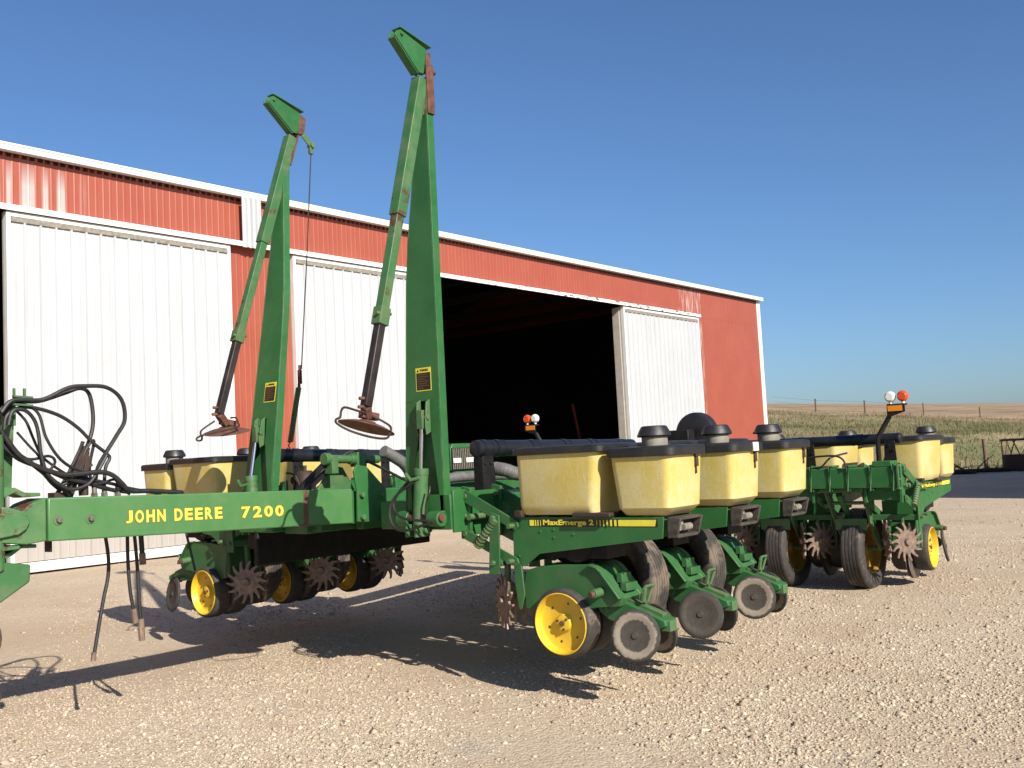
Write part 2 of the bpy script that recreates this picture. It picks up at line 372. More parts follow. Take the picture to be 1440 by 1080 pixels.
def empty(name, loc=(0, 0, 0), rz=0):
    o = bpy.data.objects.new(name, None); COL.objects.link(o); o.location = loc; o.rotation_euler = (0, 0, rz)
    o.empty_display_size = .2; return o
def tag(o, label=None, cat=None, group=None, kind=None):
    for k, v in (('label', label), ('category', cat), ('group', group), ('kind', kind)):
        if v: o[k] = v
    return o
def spline(pts, n=8):
    P = [Vector(p) for p in pts]; out = []
    for i in range(len(P)-1):
        a, b, c, d = P[max(i-1, 0)], P[i], P[i+1], P[min(i+2, len(P)-1)]
        for k in range(n):
            t = k / n
            out.append(.5*((2*b) + (c-a)*t + (2*a-5*b+4*c-d)*t*t + (3*b-a-3*c+d)*t**3))
    out.append(P[-1]); return out
def text(name, body, material, parent, p0, ux, uz, nrm, width, height, extrude=.0012, bold=.02):
    """lettering built as a mesh: p0 lower left corner, ux/uz unit axes, fitted to width x height"""
    cu = bpy.data.curves.new(name, 'FONT'); cu.body = body; cu.size = 1; cu.offset = bold; cu.extrude = .01; cu.resolution_u = 3
    t = bpy.data.objects.new(name, cu); COL.objects.link(t)
    dg = bpy.context.evaluated_depsgraph_get(); me = bpy.data.meshes.new_from_object(t.evaluated_get(dg))
    bpy.data.objects.remove(t)
    xs = [v.co.x for v in me.vertices]; ys = [v.co.y for v in me.vertices]
    x0, x1, y0, y1 = min(xs), max(xs), min(ys), max(ys)
    p0, ux, uz, nrm = map(Vector, (p0, ux, uz, nrm))
    for v in me.vertices:
        a = (v.co.x-x0)/(x1-x0)*width; b = (v.co.y-y0)/(y1-y0)*height; c = extrude if v.co.z > 0 else 0
        v.co = p0 + ux*a + uz*b + nrm*c
    me.materials.clear(); me.materials.append(material); me.name = name
    o = bpy.data.objects.new(name, me); COL.objects.link(o); o.parent = parent; return o

def caps(name, body, material, parent, p0, ux, uz, nrm, width, height, extrude=.0012, bold=.02, space=.16):
    """block capitals all of one height, joined into one mesh"""
    p0, ux, uz, nrm = map(Vector, (p0, ux, uz, nrm)); glyphs = []; x = 0.
    for ch in body:
        if ch == ' ': x += .42; continue
        cu = bpy.data.curves.new(name, 'FONT'); cu.body = ch; cu.size = 1; cu.offset = bold; cu.extrude = .01; cu.resolution_u = 3
        t = bpy.data.objects.new(name, cu); COL.objects.link(t)
        dg = bpy.context.evaluated_depsgraph_get(); g = bpy.data.meshes.new_from_object(t.evaluated_get(dg)); bpy.data.objects.remove(t)
        xs = [v.co.x for v in g.vertices]; ys = [v.co.y for v in g.vertices]; w_ = max(xs)-min(xs)
        k = .40/w_ if ch == 'J' else min(1.25, .52/w_)
        glyphs.append((g, min(xs), min(ys), max(ys)-min(ys), x, k)); x += w_*k+space
    x -= space; m = MB()
    for g, gx, gy, gh, x0, k in glyphs:
        vs = [p0 + ux*((x0+(v.co.x-gx)*k)/x*width) + uz*((v.co.y-gy)/gh*height) + nrm*(extrude if v.co.z > 0 else 0) for v in g.vertices]
        m.add(vs, [tuple(p.vertices) for p in g.polygons])
    return m.build(name, material, parent, smooth=0)

# ------------------------------------------------------------------ camera and light
TH, PITCH, ROLL, FPX, HC = .6743, .0741, .0506, 1390.8, 1.45
Fv = Vector((math.cos(TH)*math.cos(PITCH), math.sin(TH)*math.cos(PITCH), math.sin(PITCH)))
R0 = Vector((math.sin(TH), -math.cos(TH), 0)); U0 = R0.cross(Fv)
Rv = R0*math.cos(ROLL) - U0*math.sin(ROLL); Uv = U0*math.cos(ROLL) + R0*math.sin(ROLL)
cam = bpy.data.cameras.new('camera'); co = bpy.data.objects.new('camera', cam); COL.objects.link(co)
mw = Matrix((Rv, Uv, -Fv)).transposed().to_4x4(); mw.translation = (0, 0, HC); co.matrix_world = mw
cam.sensor_width = 36; cam.lens = 36 * FPX / 1440; cam.clip_start = .05; cam.clip_end = 3000
scene.camera = co

SUN = Vector((-.55, -1.55, 1.0)).normalized()
EL = math.asin(SUN.z); AZ = math.atan2(SUN.x, SUN.y)
w = bpy.data.worlds.new('World'); scene.world = w; w.use_nodes = True
nt = w.node_tree; sk = nt.nodes.new('ShaderNodeTexSky'); sk.sky_type = 'NISHITA'; sk.sun_disc = False
sk.sun_elevation = EL; sk.sun_rotation = AZ % (2*PI); sk.air_density = 1.0; sk.dust_density = 1.2; sk.ozone_density = 8.0; sk.altitude = 200
bg = nt.nodes['Background']; bg.inputs[1].default_value = .079; nt.links.new(sk.outputs[0], bg.inputs[0])
sl = bpy.data.lights.new('sun', 'SUN'); sl.energy = 5.0; sl.angle = R(.53); sl.color = (1.0, .93, .82)
so = bpy.data.objects.new('sun', sl); COL.objects.link(so); so.rotation_euler = SUN.to_track_quat('Z', 'Y').to_euler(); so.location = (-5, -20, 20)
scene.view_settings.view_transform = 'Standard'; scene.view_settings.look = 'None'
scene.view_settings.gamma = 1; scene.view_settings.use_curve_mapping = False; scene.view_settings.exposure = .72

# ------------------------------------------------------------------ terrain
def sm(x, a, b):
    t = np.clip((x-a)/(b-a), 0, 1); return t*t*(3-2*t)
def ground_z(x, y):
    x = np.asarray(x, float); y = np.asarray(y, float)
    g = np.maximum(.13*sm(x, 6.6, 9.0)*sm(y, -4, 2), .15*sm(y, 8.5, 13.5))
    g = g + .012*np.sin(x*1.7+.5*y)*np.sin(y*1.3-.4*x)*sm(np.hypot(x, y), 1, 6)
    return np.where(x > 14, np.maximum(g, .15*sm(x, 14, 18)), g)
def hill_z(x, y):
    q = x*math.cos(TH) + y*math.sin(TH); s = x*math.sin(TH) - y*math.cos(TH)
    zf = np.clip(3.35 - .10*(s-21.4), .5, 5.5); zF = np.clip(13.8-.063*(s-80), 3, 18)
    b = .15 + (zf-.15)*(.35*sm(q, 34, 40)+.65*sm(q, 36, 71))
    b = b + .10*np.sin(x*.9)*np.sin(y*.7+1)*sm(q, 35, 40)
    f = np.where(q > 71, (zF-zf)*np.clip((q-71)/230, 0, 1) - np.clip((q-301), 0, 1e9)*.02, 0)
    return b + f
def grid_obj(name, X, Y, Z, material, kind):
    n, m = X.shape
    v = np.stack([X, Y, Z], -1).reshape(-1, 3)
    idx = np.arange(n*m).reshape(n, m)
    f = np.stack([idx[:-1, :-1], idx[1:, :-1], idx[1:, 1:], idx[:-1, 1:]], -1).reshape(-1, 4)
    me = bpy.data.meshes.new(name); me.from_pydata(v.tolist(), [], f.tolist())
    me.polygons.foreach_set('use_smooth', [True]*len(me.polygons)); me.materials.append(material)
    o = bpy.data.objects.new(name, me); COL.objects.link(o); o['kind'] = kind; return o
# gravel sheet: polar grid round the photographer, out past the horizon
rr = np.concatenate([np.linspace(.3, 14, 70), np.geomspace(14.6, 1500, 60)])
aa = np.linspace(0, 2*PI, 241)
Rg, Ag = np.meshgrid(rr, aa, indexing='ij')
Xg, Yg = Rg*np.cos(Ag), Rg*np.sin(Ag)
Zg = ground_z(Xg, Yg); Zg = np.where(Rg > 200, Zg-(Rg-200)*.01, Zg)
grid_obj('gravel_yard', Xg, Yg, Zg, M['gravel'], 'structure')
def qs_grid(q0, q1, nq, s0, s1, ns, geo=False):
    q = np.geomspace(q0, q1, nq) if geo else np.linspace(q0, q1, nq)
    Q, S = np.meshgrid(q, np.linspace(s0, s1, ns), indexing='ij')
    if geo: S = S*Q/q0
    return Q*math.cos(TH)+S*math.sin(TH), Q*math.sin(TH)-S*math.cos(TH)
X, Y = qs_grid(33.6, 72, 60, -25, 70, 90); Zb = hill_z(X, Y); Zb[0] -= .3
grid_obj('grass_bank', X, Y, Zb, M['bank'], 'structure')
X, Y = qs_grid(71.5, 900, 50, -60, 75, 60, True); Zf = hill_z(X, Y)
grid_obj('stubble_field', X, Y, Zf, M['stubble'], 'structure')

def mesh_np(name, v, tri, material):
    me = bpy.data.meshes.new(name); nv, nf = len(v), len(tri)
    me.vertices.add(nv); me.vertices.foreach_set('co', v.astype(np.float32).ravel())
    k = tri.shape[1]
    me.loops.add(nf*k); me.loops.foreach_set('vertex_index', tri.astype(np.int32).ravel())
    me.polygons.add(nf); me.polygons.foreach_set('loop_start', np.arange(0, nf*k, k, dtype=np.int32))
    me.update(calc_edges=True); me.materials.append(material)
    o = bpy.data.objects.new(name, me); COL.objects.link(o); return o
# loose stones on the yard
ico = np.array([(1,0,0),(-1,0,0),(0,1,0),(0,-1,0),(0,0,1),(0,0,-1)], float)
icf = np.array([(0,2,4),(2,1,4),(1,3,4),(3,0,4),(2,0,5),(1,2,5),(3,1,5),(0,3,5)])
NS = 330000
r = np.exp(rng.uniform(math.log(3.4), math.log(24), NS)); a = TH + rng.uniform(-.60, .60, NS)
px, py = r*np.cos(a), r*np.sin(a)
size = np.clip(rng.lognormal(math.log(.0066), .45, NS), .0025, .026)*np.where(rng.uniform(0, 1, NS) > .9975, 2.2, 1.)*(1+.012*np.clip(r-4, 0, 20))
# fewer stones where vehicles have packed the surface
fld = np.sin(px*1.1+.7)*np.sin(py*.9-.3)+.6*np.sin(px*2.7-py*1.9)+.35*(py*math.cos(TH)-px*math.sin(TH))*-.35
pack = (fld+rng.normal(0, .5, NS) > -.25) & (rng.uniform(0, 1, NS) < np.clip((24-r)/13, 0, 1)**1.3)
px, py, size = px[pack], py[pack], size[pack]; n = len(px)
V = ico[None]*rng.uniform(.65, 1.25, (n, 6, 1))+rng.uniform(-.25, .25, (n, 6, 3))
V = V*size[:, None, None]*np.stack([rng.uniform(.8, 1.4, n), rng.uniform(.8, 1.2, n), rng.uniform(.42, .78, n)], -1)[:, None]
tl = rng.normal(0, .35, n); ct, st_ = np.cos(tl)[:, None], np.sin(tl)[:, None]
V = np.stack([V[..., 0]*ct - V[..., 2]*st_, V[..., 1], V[..., 0]*st_ + V[..., 2]*ct], -1)
an = rng.uniform(0, 2*PI, n); ca, sa = np.cos(an)[:, None], np.sin(an)[:, None]
V = np.stack([V[..., 0]*ca - V[..., 1]*sa, V[..., 0]*sa + V[..., 1]*ca, V[..., 2]], -1)
V += np.stack([px, py, ground_z(px, py)+size*.02], -1)[:, None]
Fc = (icf[None]+(np.arange(n)*6)[:, None, None]).reshape(-1, 3)
st = mesh_np('gravel_stones', V.reshape(-1, 3), Fc, M['stone']); tag(st, 'loose pale limestone chips scattered over the farm yard', 'gravel', kind='stuff')
# grass on the bank
NG = 75000
q = 34+38*rng.uniform(0, 1, NG)**1.15; s = rng.uniform(8, 44, NG)*(.6+.4*q/70)
gx, gy = q*math.cos(TH)+s*math.sin(TH), q*math.sin(TH)-s*math.cos(TH)
gz = hill_z(gx, gy)
h = (rng.uniform(.05, .20, NG)+.30*(rng.uniform(0, 1, NG) > .985))*(1+.5*np.sin(gx*.5)*np.sin(gy*.6))*(1.05-.4*(q-34)/38); an = rng.uniform(0, 2*PI, NG); lean = rng.normal(0, .3, (NG, 2))*h[:, None]
wd = rng.uniform(.006, .022, NG)
c, sn = np.cos(an)*wd, np.sin(an)*wd
V = np.zeros((NG, 5, 3))
V[:, 0] = np.stack([gx-c, gy-sn, gz-.03], -1); V[:, 1] = np.stack([gx+c, gy+sn, gz-.03], -1)
V[:, 2] = np.stack([gx-c*.7+lean[:, 0]*.4, gy-sn*.7+lean[:, 1]*.4, gz+h*.6], -1); V[:, 3] = np.stack([gx+c*.7+lean[:, 0]*.4, gy+sn*.7+lean[:, 1]*.4, gz+h*.6], -1)
V[:, 4] = np.stack([gx+lean[:, 0], gy+lean[:, 1], gz+h], -1)
tri = np.array([(0, 1, 3), (0, 3, 2), (2, 3, 4)]); Fc = (tri[None]+(np.arange(NG)*5)[:, None, None]).reshape(-1, 3)
gr = mesh_np('bank_grass', V.reshape(-1, 3), Fc, M['grass']); tag(gr, 'rough dry and green grass covering the bank beside the barn', 'grass', kind='stuff')

# ------------------------------------------------------------------ barn
phd = .6913-.6743
BO = 14.3588
barn = empty('barn', (math.sin(phd)*BO, math.cos(phd)*BO, .15), -phd)
tag(barn, 'long red steel barn with white sliding doors and a dark open bay', 'barn')
def ribbed(mb, t0, t1, z0, z1, y, step=.2286, h=.016, w=.035):
    """sheet of ribbed steel facing -y between t0 and t1"""
    xs = [(t0, 0.)]; k = math.ceil(t0/step)
    while k*step + w < t1:
        c = k*step
        if c - w > t0: xs += [(c-w, 0.), (c-w*.45, h), (c+w*.45, h), (c+w, 0.)]
        c2 = c + step/2
        if c2 + .02 < t1 and c2-.02 > t0: xs += [(c2-.014, 0.), (c2, .005), (c2+.014, 0.)]
        k += 1
    xs.append((t1, 0.))
    vs = []; fs = []
    for x, d in xs: vs += [(x, y-d, z0), (x, y-d, z1)]
    for i in range(len(xs)-1): fs.append((2*i, 2*i+2, 2*i+3, 2*i+1))
    mb.add(vs, fs)
m = MB()
ribbed(m, -6, 30.28, 5.20, 6.08, 0, .2286, .0035, .022)
ribbed(m, 9.7, 11.3, .02, 5.24, .003, .2286, .0035, .022); ribbed(m, 25.6, 30.28, .02, 5.24, .003, .2286, .0035, .022); ribbed(m, -6, 2.0, .02, 5.24, .003, .2286, .0035, .022)
m.build('wall', M['barnred'], barn, smooth=0)
m = MB().box((30.28, .02, 0), (30.32, 17.9, 6.06)).box((-6, .02, 0), (-5.96, 17.9, 6.06)).box((-6, 17.9, 0), (30.32, 17.95, 6.06))
m.prism([(.02, 6.06), (17.94, 6.06), (9, 8.7)], 'x', 30.282, 30.318).prism([(.02, 6.06), (17.94, 6.06), (9, 8.7)], 'x', -5.998, -5.962)
m.build('wall', M['barnred'], barn, smooth=0)
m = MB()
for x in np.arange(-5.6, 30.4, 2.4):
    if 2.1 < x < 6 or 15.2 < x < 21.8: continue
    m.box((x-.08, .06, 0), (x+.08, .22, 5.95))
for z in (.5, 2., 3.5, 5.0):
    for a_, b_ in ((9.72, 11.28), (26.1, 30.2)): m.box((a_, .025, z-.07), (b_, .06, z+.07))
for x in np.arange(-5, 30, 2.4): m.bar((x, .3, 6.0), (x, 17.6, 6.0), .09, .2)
m.build('timber_frame', M['darkwood_shade'], barn, smooth=0)
# roof: two slopes with gutter edge
m = MB()
m.prism([(-.13, 6.135), (9, 8.86), (9, 8.80), (-.13, 6.095)], 'x', -6.2, 30.36).prism([(18.3, 6.14), (9, 8.86), (9, 8.80), (18.3, 6.10)], 'x', -6.2, 30.36)
m.build('roof', M['barnred'], barn, smooth=0)
m = MB().box((-6.2, -.155, 6.045), (30.42, -.131, 6.135)).box((-6.2, -.166, 6.118), (30.42, -.155, 6.148)).box((-6.2, -.164, 6.036), (30.42, -.155, 6.058))
m.box((-6.2, -.131, 6.046), (30.36, -.018, 6.058))
m.build('fascia', M['white'], barn, bevel=.004)
m = MB().box((30.24, -.035, 0), (30.38, .02, 6.04)).box((30.325, .02, 0), (30.38, .16, 6.04)).box((30.16, -.028, 0), (30.22, -.0, 6.04))
m.build('corner_trim', M['white'], barn, bevel=.006)
m = MB().box((-6, -.17, 5.165), (26.1, -.145, 5.25)).box((-6, -.145, 5.232), (26.1, -.002, 5.25))
m.build('door_track', M['flaking'], barn, bevel=.004)
m = MB()
for k in range(2): pass
ribbed(m, 0, .40, 5.15, 6.03, -.172, .10, .035, .03)
pp = m.build('patch_panel', M['barnwhite'], barn, loc=(10.07, 0, 0), smooth=0)
def door(t0, t1, y, name='sliding_door'):
    m = MB(); ribbed(m, t0+.05, t1-.05, .18, 5.04, y, .2286, .028, .026)
    d = m.build(name, M['barnwhite'], barn, smooth=0)
    MB().box((t0, y-.022, .17), (t0+.06, y+.08, 5.16)).box((t1-.06, y-.022, .17), (t1, y+.08, 5.16)).box((t0+.06, y-.022, 5.09), (t1-.06, y+.08, 5.16)).build('door_frame', M['white'], d, bevel=.004)
    MB().box((t0, y-.03, .03), (t1, y+.05, .17)).build('bottom_rail', M['white'], d, bevel=.01)
    MB().box((t0+.06, y-.029, 5.015), (t1-.06, y+.02, 5.085)).build('top_strip', M['greyplastic'], d)
    MB().box((t0+.002, y+.081, .05), (t1-.002, y+.125, 5.15)).build('door_lining', M['beige'], d)
    return d
door(6.14, 9.85, -.10); door(11.17, 14.62, -.10)
d3 = door(22.0, 26.03, -.10)
MB().box((21.98, .026, 0), (22.16, .24, 5.14)).build('door_jamb', M['beige'], barn, bevel=.004)
MB().box((-5.94, .0, -.02), (30.26, 17.88, .02)).build('barn_floor', M['darkwood_shade'], barn)  # floor coloured near-black too, to keep the bay dark
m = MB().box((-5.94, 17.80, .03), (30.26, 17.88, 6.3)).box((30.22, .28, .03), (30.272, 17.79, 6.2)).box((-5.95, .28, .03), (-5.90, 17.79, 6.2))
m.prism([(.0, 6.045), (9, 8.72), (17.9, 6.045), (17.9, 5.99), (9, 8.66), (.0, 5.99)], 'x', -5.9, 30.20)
m.build('shade_lining', M['darkwood_shade'], barn, smooth=0)  # added near-black lining, stands in for the unlit barn interior

# ------------------------------------------------------------------ things inside the barn
tr = empty('tractor', (16.88, 16.2, .17)); tag(tr, 'green tractor with yellow wheels parked in the dark barn bay', 'tractor')
m = MB(); hood = [(-.38, 1.05), (.38, 1.05), (.38, 1.55), (.30, 1.66), (-.30, 1.66), (-.38, 1.55)]
m.prism(hood, 'y', -1.15, .9); m.build('hood', M['green'], tr, bevel=.02)
m = MB().box((-.37, -1.172, 1.07), (.37, -1.151, 1.56))
m.build('grille_panel', M['blackpaint'], tr); m = MB()
for i in range(12): m.box((-.34+i*.06, -1.185, 1.08), (-.34+i*.06+.014, -1.173, 1.55))
m.build('grille', M['greyplastic'], tr)
for sx in (-1, 1): MB().box((sx*.22-.13, -1.205, 1.22), (sx*.22+.13, -1.187, 1.33)).build('headlight', M['whitelens'], tr, bevel=.01)
MB().box((-.4, -1.3, .85), (.4, -1.16, 1.03)).box((-.25, -1.1, .6), (.25, .9, 1.045)).build('front_frame', M['green'], tr, bevel=.02)
m = MB().box((-.75, .92, 2.6), (.75, 2.5, 2.78)); m.build('cab_roof', M['green'], tr, bevel=.05)
m = MB()
for x in (-.7, .7):
    for y in (.95, 2.45): m.bar((x, y, 1.1), (x*.95, y, 2.6), .07)
m.build('cab_frame', M['blackpaint'], tr)
MB().box((-.66, .94, 1.3), (.66, .96, 2.58)).box((-.71, 1.0, 1.2), (-.69, 2.4, 2.58)).box((.69, 1.0, 1.2), (.71, 2.4, 2.58)).build('cab_window', M['glass'], tr)
MB().tube([(-.2, .3, 1.6), (-.2, .3, 2.5)], .035).build('exhaust', M['blackrust'], tr)
def wheel(parent, name, c, Rr, wd, rim, axis='x', tm='rubberdark', rm='yellow', n=40):
    pr = [(Rr*.62, -wd*.42), (Rr*.8, -wd*.5), (Rr*.94, -wd*.47), (Rr, -wd*.36), (Rr, wd*.36), (Rr*.94, wd*.47), (Rr*.8, wd*.5), (Rr*.62, wd*.42)]
    w_ = MB().lathe(pr, axis, (0, 0, 0), n).build(name, M[tm], parent, loc=c)
    MB().lathe([(Rr*.64, -wd*.4), (Rr*.58, -wd*.3), (Rr*.5, -wd*.1), (.03, -wd*.1), (.03, wd*.1), (Rr*.5, wd*.1), (Rr*.58, wd*.3), (Rr*.64, wd*.4)], axis, (0, 0, 0), n).build('rim', M[rm], w_)
    return w_
for sx in (-1, 1):
    wheel(tr, 'front_wheel', (sx*.75, -.75, .45), .45, .26, .3); wheel(tr, 'rear_wheel', (sx*.95, 1.9, .85), .85, .48, .5)
ag = MB().tube([(24.9, 17.0, .17), (24.1, 17.0, 2.95)], .045, 12).tube([(24.5, 17.0, .17), (24.66, 17, 1.1)], .04).tube([(25.2, 17.0, .17), (24.62, 17, 1.1)], .04)
tag(ag.build('grain_auger', M['redtool']), 'red grain auger tube leaning in the dark open barn bay', 'auger')

# ------------------------------------------------------------------ planter
P0 = Vector((6.5, 4.8, 0))
planter = empty('planter', P0)
tag(planter, 'green row crop planter with yellow hoppers and tall folded marker arms', 'planter')
NEG = tuple(-P0)
def part(mb, name, m, parent=None, **kw):
    """a part whose mesh is written in yard coordinates"""
    if parent is None: return mb.build(name, M[m], planter, loc=NEG, **kw)
    return mb.build(name, M[m], parent, **kw)

# --- tongue
TY0, TY1 = 5.23, 5.46
zt = lambda x: 1.361 - (x-2.56)*.0334           # top edge
zb = lambda x: 1.131 - (x-2.56)*.038            # bottom edge
m = MB().prism([(2.56, zb(2.56)), (4.70, zb(4.70)), (4.70, zt(4.7)), (2.56, zt(2.56))], 'y', TY0, TY1)
tongue = part(m, 'tongue', 'tongue', bevel=.008)
m = MB().prism([(4.705, 1.045), (8.4, 1.03), (8.4, 1.27), (4.705, 1.27)], 'y', TY0+.02, TY1-.02)
part(m, 'tongue_extension', 'green', bevel=.006)
m = MB().box((4.55, 5.55, .985), (8.4, 5.80, 1.25)).box((4.60, 5.46, 1.0), (4.70, 6.26, 1.2)).box((5.0, 5.465, .98), (8.4, 5.54, 1.18)).box((4.45, 5.81, 1.0), (8.3, 6.2, 1.03))
part(m, 'shade_frame', 'green', bevel=.006)  # added beams and deck, sized to shade the far wing units
m = MB().cyl((4.5, 6.12, .93), (8.3, 6.12, .93), .055, 16)
for x in (4.75, 5.1, 5.5, 5.9, 6.3, 6.8, 7.4): m.lathe([(.0001, -.03), (.12, -.03), (.13, 0), (.12, .03), (.0001, .03)], 'x', (x, 6.12, .93), 24).box((x-.02, 6.05, .93), (x+.02, 6.19, 1.05))
part(m, 'filler_shaft', 'blackpaint', bevel=.004)  # added black shaft and discs that fill the dark under the tongue
part(MB().box((4.45, 5.985, .76), (6.25, 6.03, 1.02)), 'shade_panel', 'blackpaint', bevel=.01)  # added black panel, stands in for deep shade on the far wing
m = MB().box((4.80, 4.425, 1.0), (8.3, 5.06, 1.19)).box((5.0, 5.07, 1.02), (5.2, 5.24, 1.16)).box((7.2, 5.07, 1.02), (7.4, 5.24, 1.16))
part(m, 'shade_brace', 'green', bevel=.008)  # added brace, widened to close sunlit gaps in the ground shadow
sl_ = Vector((1, 0, -.0352)).normalized(); up_ = Vector((0, 0, 1)); nn = Vector((0, -1, 0))
for bd, mt, e in ((.062, 'letteredge', .0008), (.034, 'letter', .0016)):
    g = .004 if mt == 'letteredge' else 0
    caps('lettering', 'JOHN DEERE', M[mt], tongue, Vector((3.0-g, TY0-.0003, 1.190-g)), sl_, up_, nn, .635+2*g, .071+2*g, e, bd)
    caps('lettering', '7200', M[mt], tongue, Vector((3.775-g, TY0-.0003, 1.158-g)), sl_, up_, nn, .325+2*g, .071+2*g, e, bd)
for x in (2.612, 2.79):
    z = (zt(x)+zb(x))/2-.004
    MB().cyl((x, TY0-.004, z), (x, TY0, z), .028, 24).build('washer', M['green_dusty'], tongue)
    MB().cyl((x, TY0-.022, z), (x, TY0-.004, z), .014, 6).build('bolt', M['steel'], tongue)
m = MB().prism([(4.262, zb(4.262)+.002), (4.302, zb(4.3)+.002), (4.31, zt(4.31)-.002), (4.268, zt(4.268)-.002)], 'y', TY0-.0012, TY0+.01)
m.prism([(4.18, zb(4.18)+.002), (4.40, zb(4.4)+.002), (4.30, zb(4.3)+.014), (4.25, zb(4.25)+.014)], 'y', TY0-.001, TY0+.01)
m.build('rust_weld', M['rust'], tongue)
MB().box((2.60, 5.30, 1.07), (2.612, 5.36, 1.128)).build('chain_lug', M['blackpaint'], tongue)
MB().box((3.50, 5.26, 1.07), (3.515, 5.29, 1.098)).build('chain_lug', M['blackpaint'], tongue)
# front hitch casting
m = MB().prism([(2.325, 1.145), (2.45, 1.125), (2.555, 1.135), (2.555, 1.362), (2.47, 1.335), (2.43, 1.30), (2.36, 1.325), (2.325, 1.33)], 'y', TY0+.012, TY1-.012)
m.prism([(2.30, 1.17), (2.40, 1.18), (2.44, 1.205), (2.46, 1.24), (2.44, 1.275), (2.40, 1.29), (2.30, 1.30)], 'y', TY0-.012, TY0+.014)
part(m, 'hitch_bracket', 'hitchgreen', bevel=.006)
m = MB().cyl((2.30, 5.30, 1.0), (2.30, 5.30, 1.70), .06, 20).box((2.25, 5.36, 1.15), (2.36, 5.44, 1.75))
part(m, 'hitch_post', 'hitchgreen', bevel=.004)
for pl_, a_, b_ in (([(2.2, 1.36), (2.33, 1.365), (2.40, 1.395), (2.45, 1.37), (2.54, 1.372), (2.54, 1.39), (2.46, 1.395), (2.405, 1.425), (2.36, 1.428), (2.2, 1.42)], 5.27, 5.40),
                    ([(2.2, 1.10), (2.42, 1.105), (2.42, 1.125), (2.2, 1.125)], 5.25, 5.42),
                    ([(2.2, 1.055), (2.33, 1.05), (2.40, 1.07), (2.45, 1.105), (2.53, 1.10), (2.53, 1.12), (2.44, 1.122), (2.39, 1.09), (2.32, 1.075), (2.2, 1.075)], 5.3, 5.4)):
    part(MB().prism(pl_, 'y', a_, b_), 'hitch_strap', 'hitchgreen', bevel=.004)
m = MB().prism([(2.15, .80), (2.33, .845), (2.475, .93), (2.48, 1.02), (2.34, 1.045), (2.15, 1.05)], 'y', 5.26, 5.42)
part(m, 'jack_bracket', 'green_worn', bevel=.01)
m = MB().cyl((2.22, 5.34, .45), (2.22, 5.34, .9), .045, 16)
jk = part(m, 'jack_leg', 'steel')
m = MB().lathe([(.05, -.05), (.12, -.055), (.15, -.03), (.15, .03), (.12, .055), (.05, .05)], 'y', (2.20, 5.34, .66), 24)
m.lathe([(.05, -.05), (.13, -.055), (.17, -.03), (.17, .03), (.13, .055), (.05, .05)], 'y', (2.17, 5.34, .36), 24)
part(m, 'support_wheel', 'steel')
# gusset and cross head behind the tongue
gp = [(4.71, 1.06), (4.715, 1.27), (4.69, 1.41), (4.72, 1.455), (4.81, 1.44), (5.01, 1.256), (5.005, 1.08), (4.94, 1.04)]
gu = part(MB().prism(gp, 'y', 5.195, 5.212), 'gusset_plate', 'green', bevel=.003)
m = MB()
for x, z in ((4.745, 1.245), (4.745, 1.09), (4.945, 1.235), (4.945, 1.085)): m.cyl((x, 5.165, z), (x, 5.195, z), .018, 8)
m.build('bolt', M['green_dusty'], gu)
part(MB().prism([(4.60, 1.27), (4.75, 1.46), (4.86, 1.44), (4.97, 1.27)], 'y', 5.50, 5.515), 'gusset_plate', 'green_worn', bevel=.003)
m = MB().cyl((4.58, 5.38, 1.505), (5.02, 5.38, 1.49), .030, 18).cyl((4.58, 5.38, 1.505), (4.63, 5.38, 1.504), .044, 14).cyl((4.82, 5.38, 1.497), (4.97, 5.38, 1.492), .04, 14).cyl((5.02, 5.38, 1.49), (5.10, 5.38, 1.488), .03, 16).box((4.86, 5.34, 1.44), (4.95, 5.42, 1.545)).box((4.62, 5.34, 1.40), (4.68, 5.42, 1.53))
part(m, 'cross_head', 'green_worn', bevel=.004)
m = MB().bar((4.62, 5.42, 1.47), (4.34, 5.42, 1.27), .04, .03).bar((4.72, 5.45, 1.45), (4.45, 5.45, 1.27), .03, .02)
part(m, 'tension_link', 'blackpaint')
# gear box of the drive
m = MB().lathe([(.0001, 0), (.075, 0), (.085, .03), (.085, .1), (.06, .14), (.05, .15), (.0001, .15)], 'z', (5.0, 6.1, 1.28), 20).cyl((5.0, 6.1, 1.43), (5.0, 6.1, 1.47), .015, 8).cyl((4.91, 6.1, 1.36), (4.88, 6.1, 1.36), .03, 12)
part(m, 'drive_motor', 'blackrust')

# --- toolbars
def toolbar(a, b, axis):
    m = MB()
    if axis == 'x': m.box((a[0], a[1]-.089, 1.035), (b[0], a[1]+.089, 1.212))
    else: m.box((a[0]-.089, a[1], 1.035), (a[0]+.089, b[1], 1.212))
    return part(m, 'toolbar', 'green', bevel=.01, seg=3)
LY, RY, CX = 4.32, 6.35, 8.59
tbL = toolbar((4.62, LY), (8.1, LY), 'x'); tbR = toolbar((4.62, RY), (8.3, RY), 'x'); tbC = toolbar((CX, 2.72), (CX, 6.95), 'y')
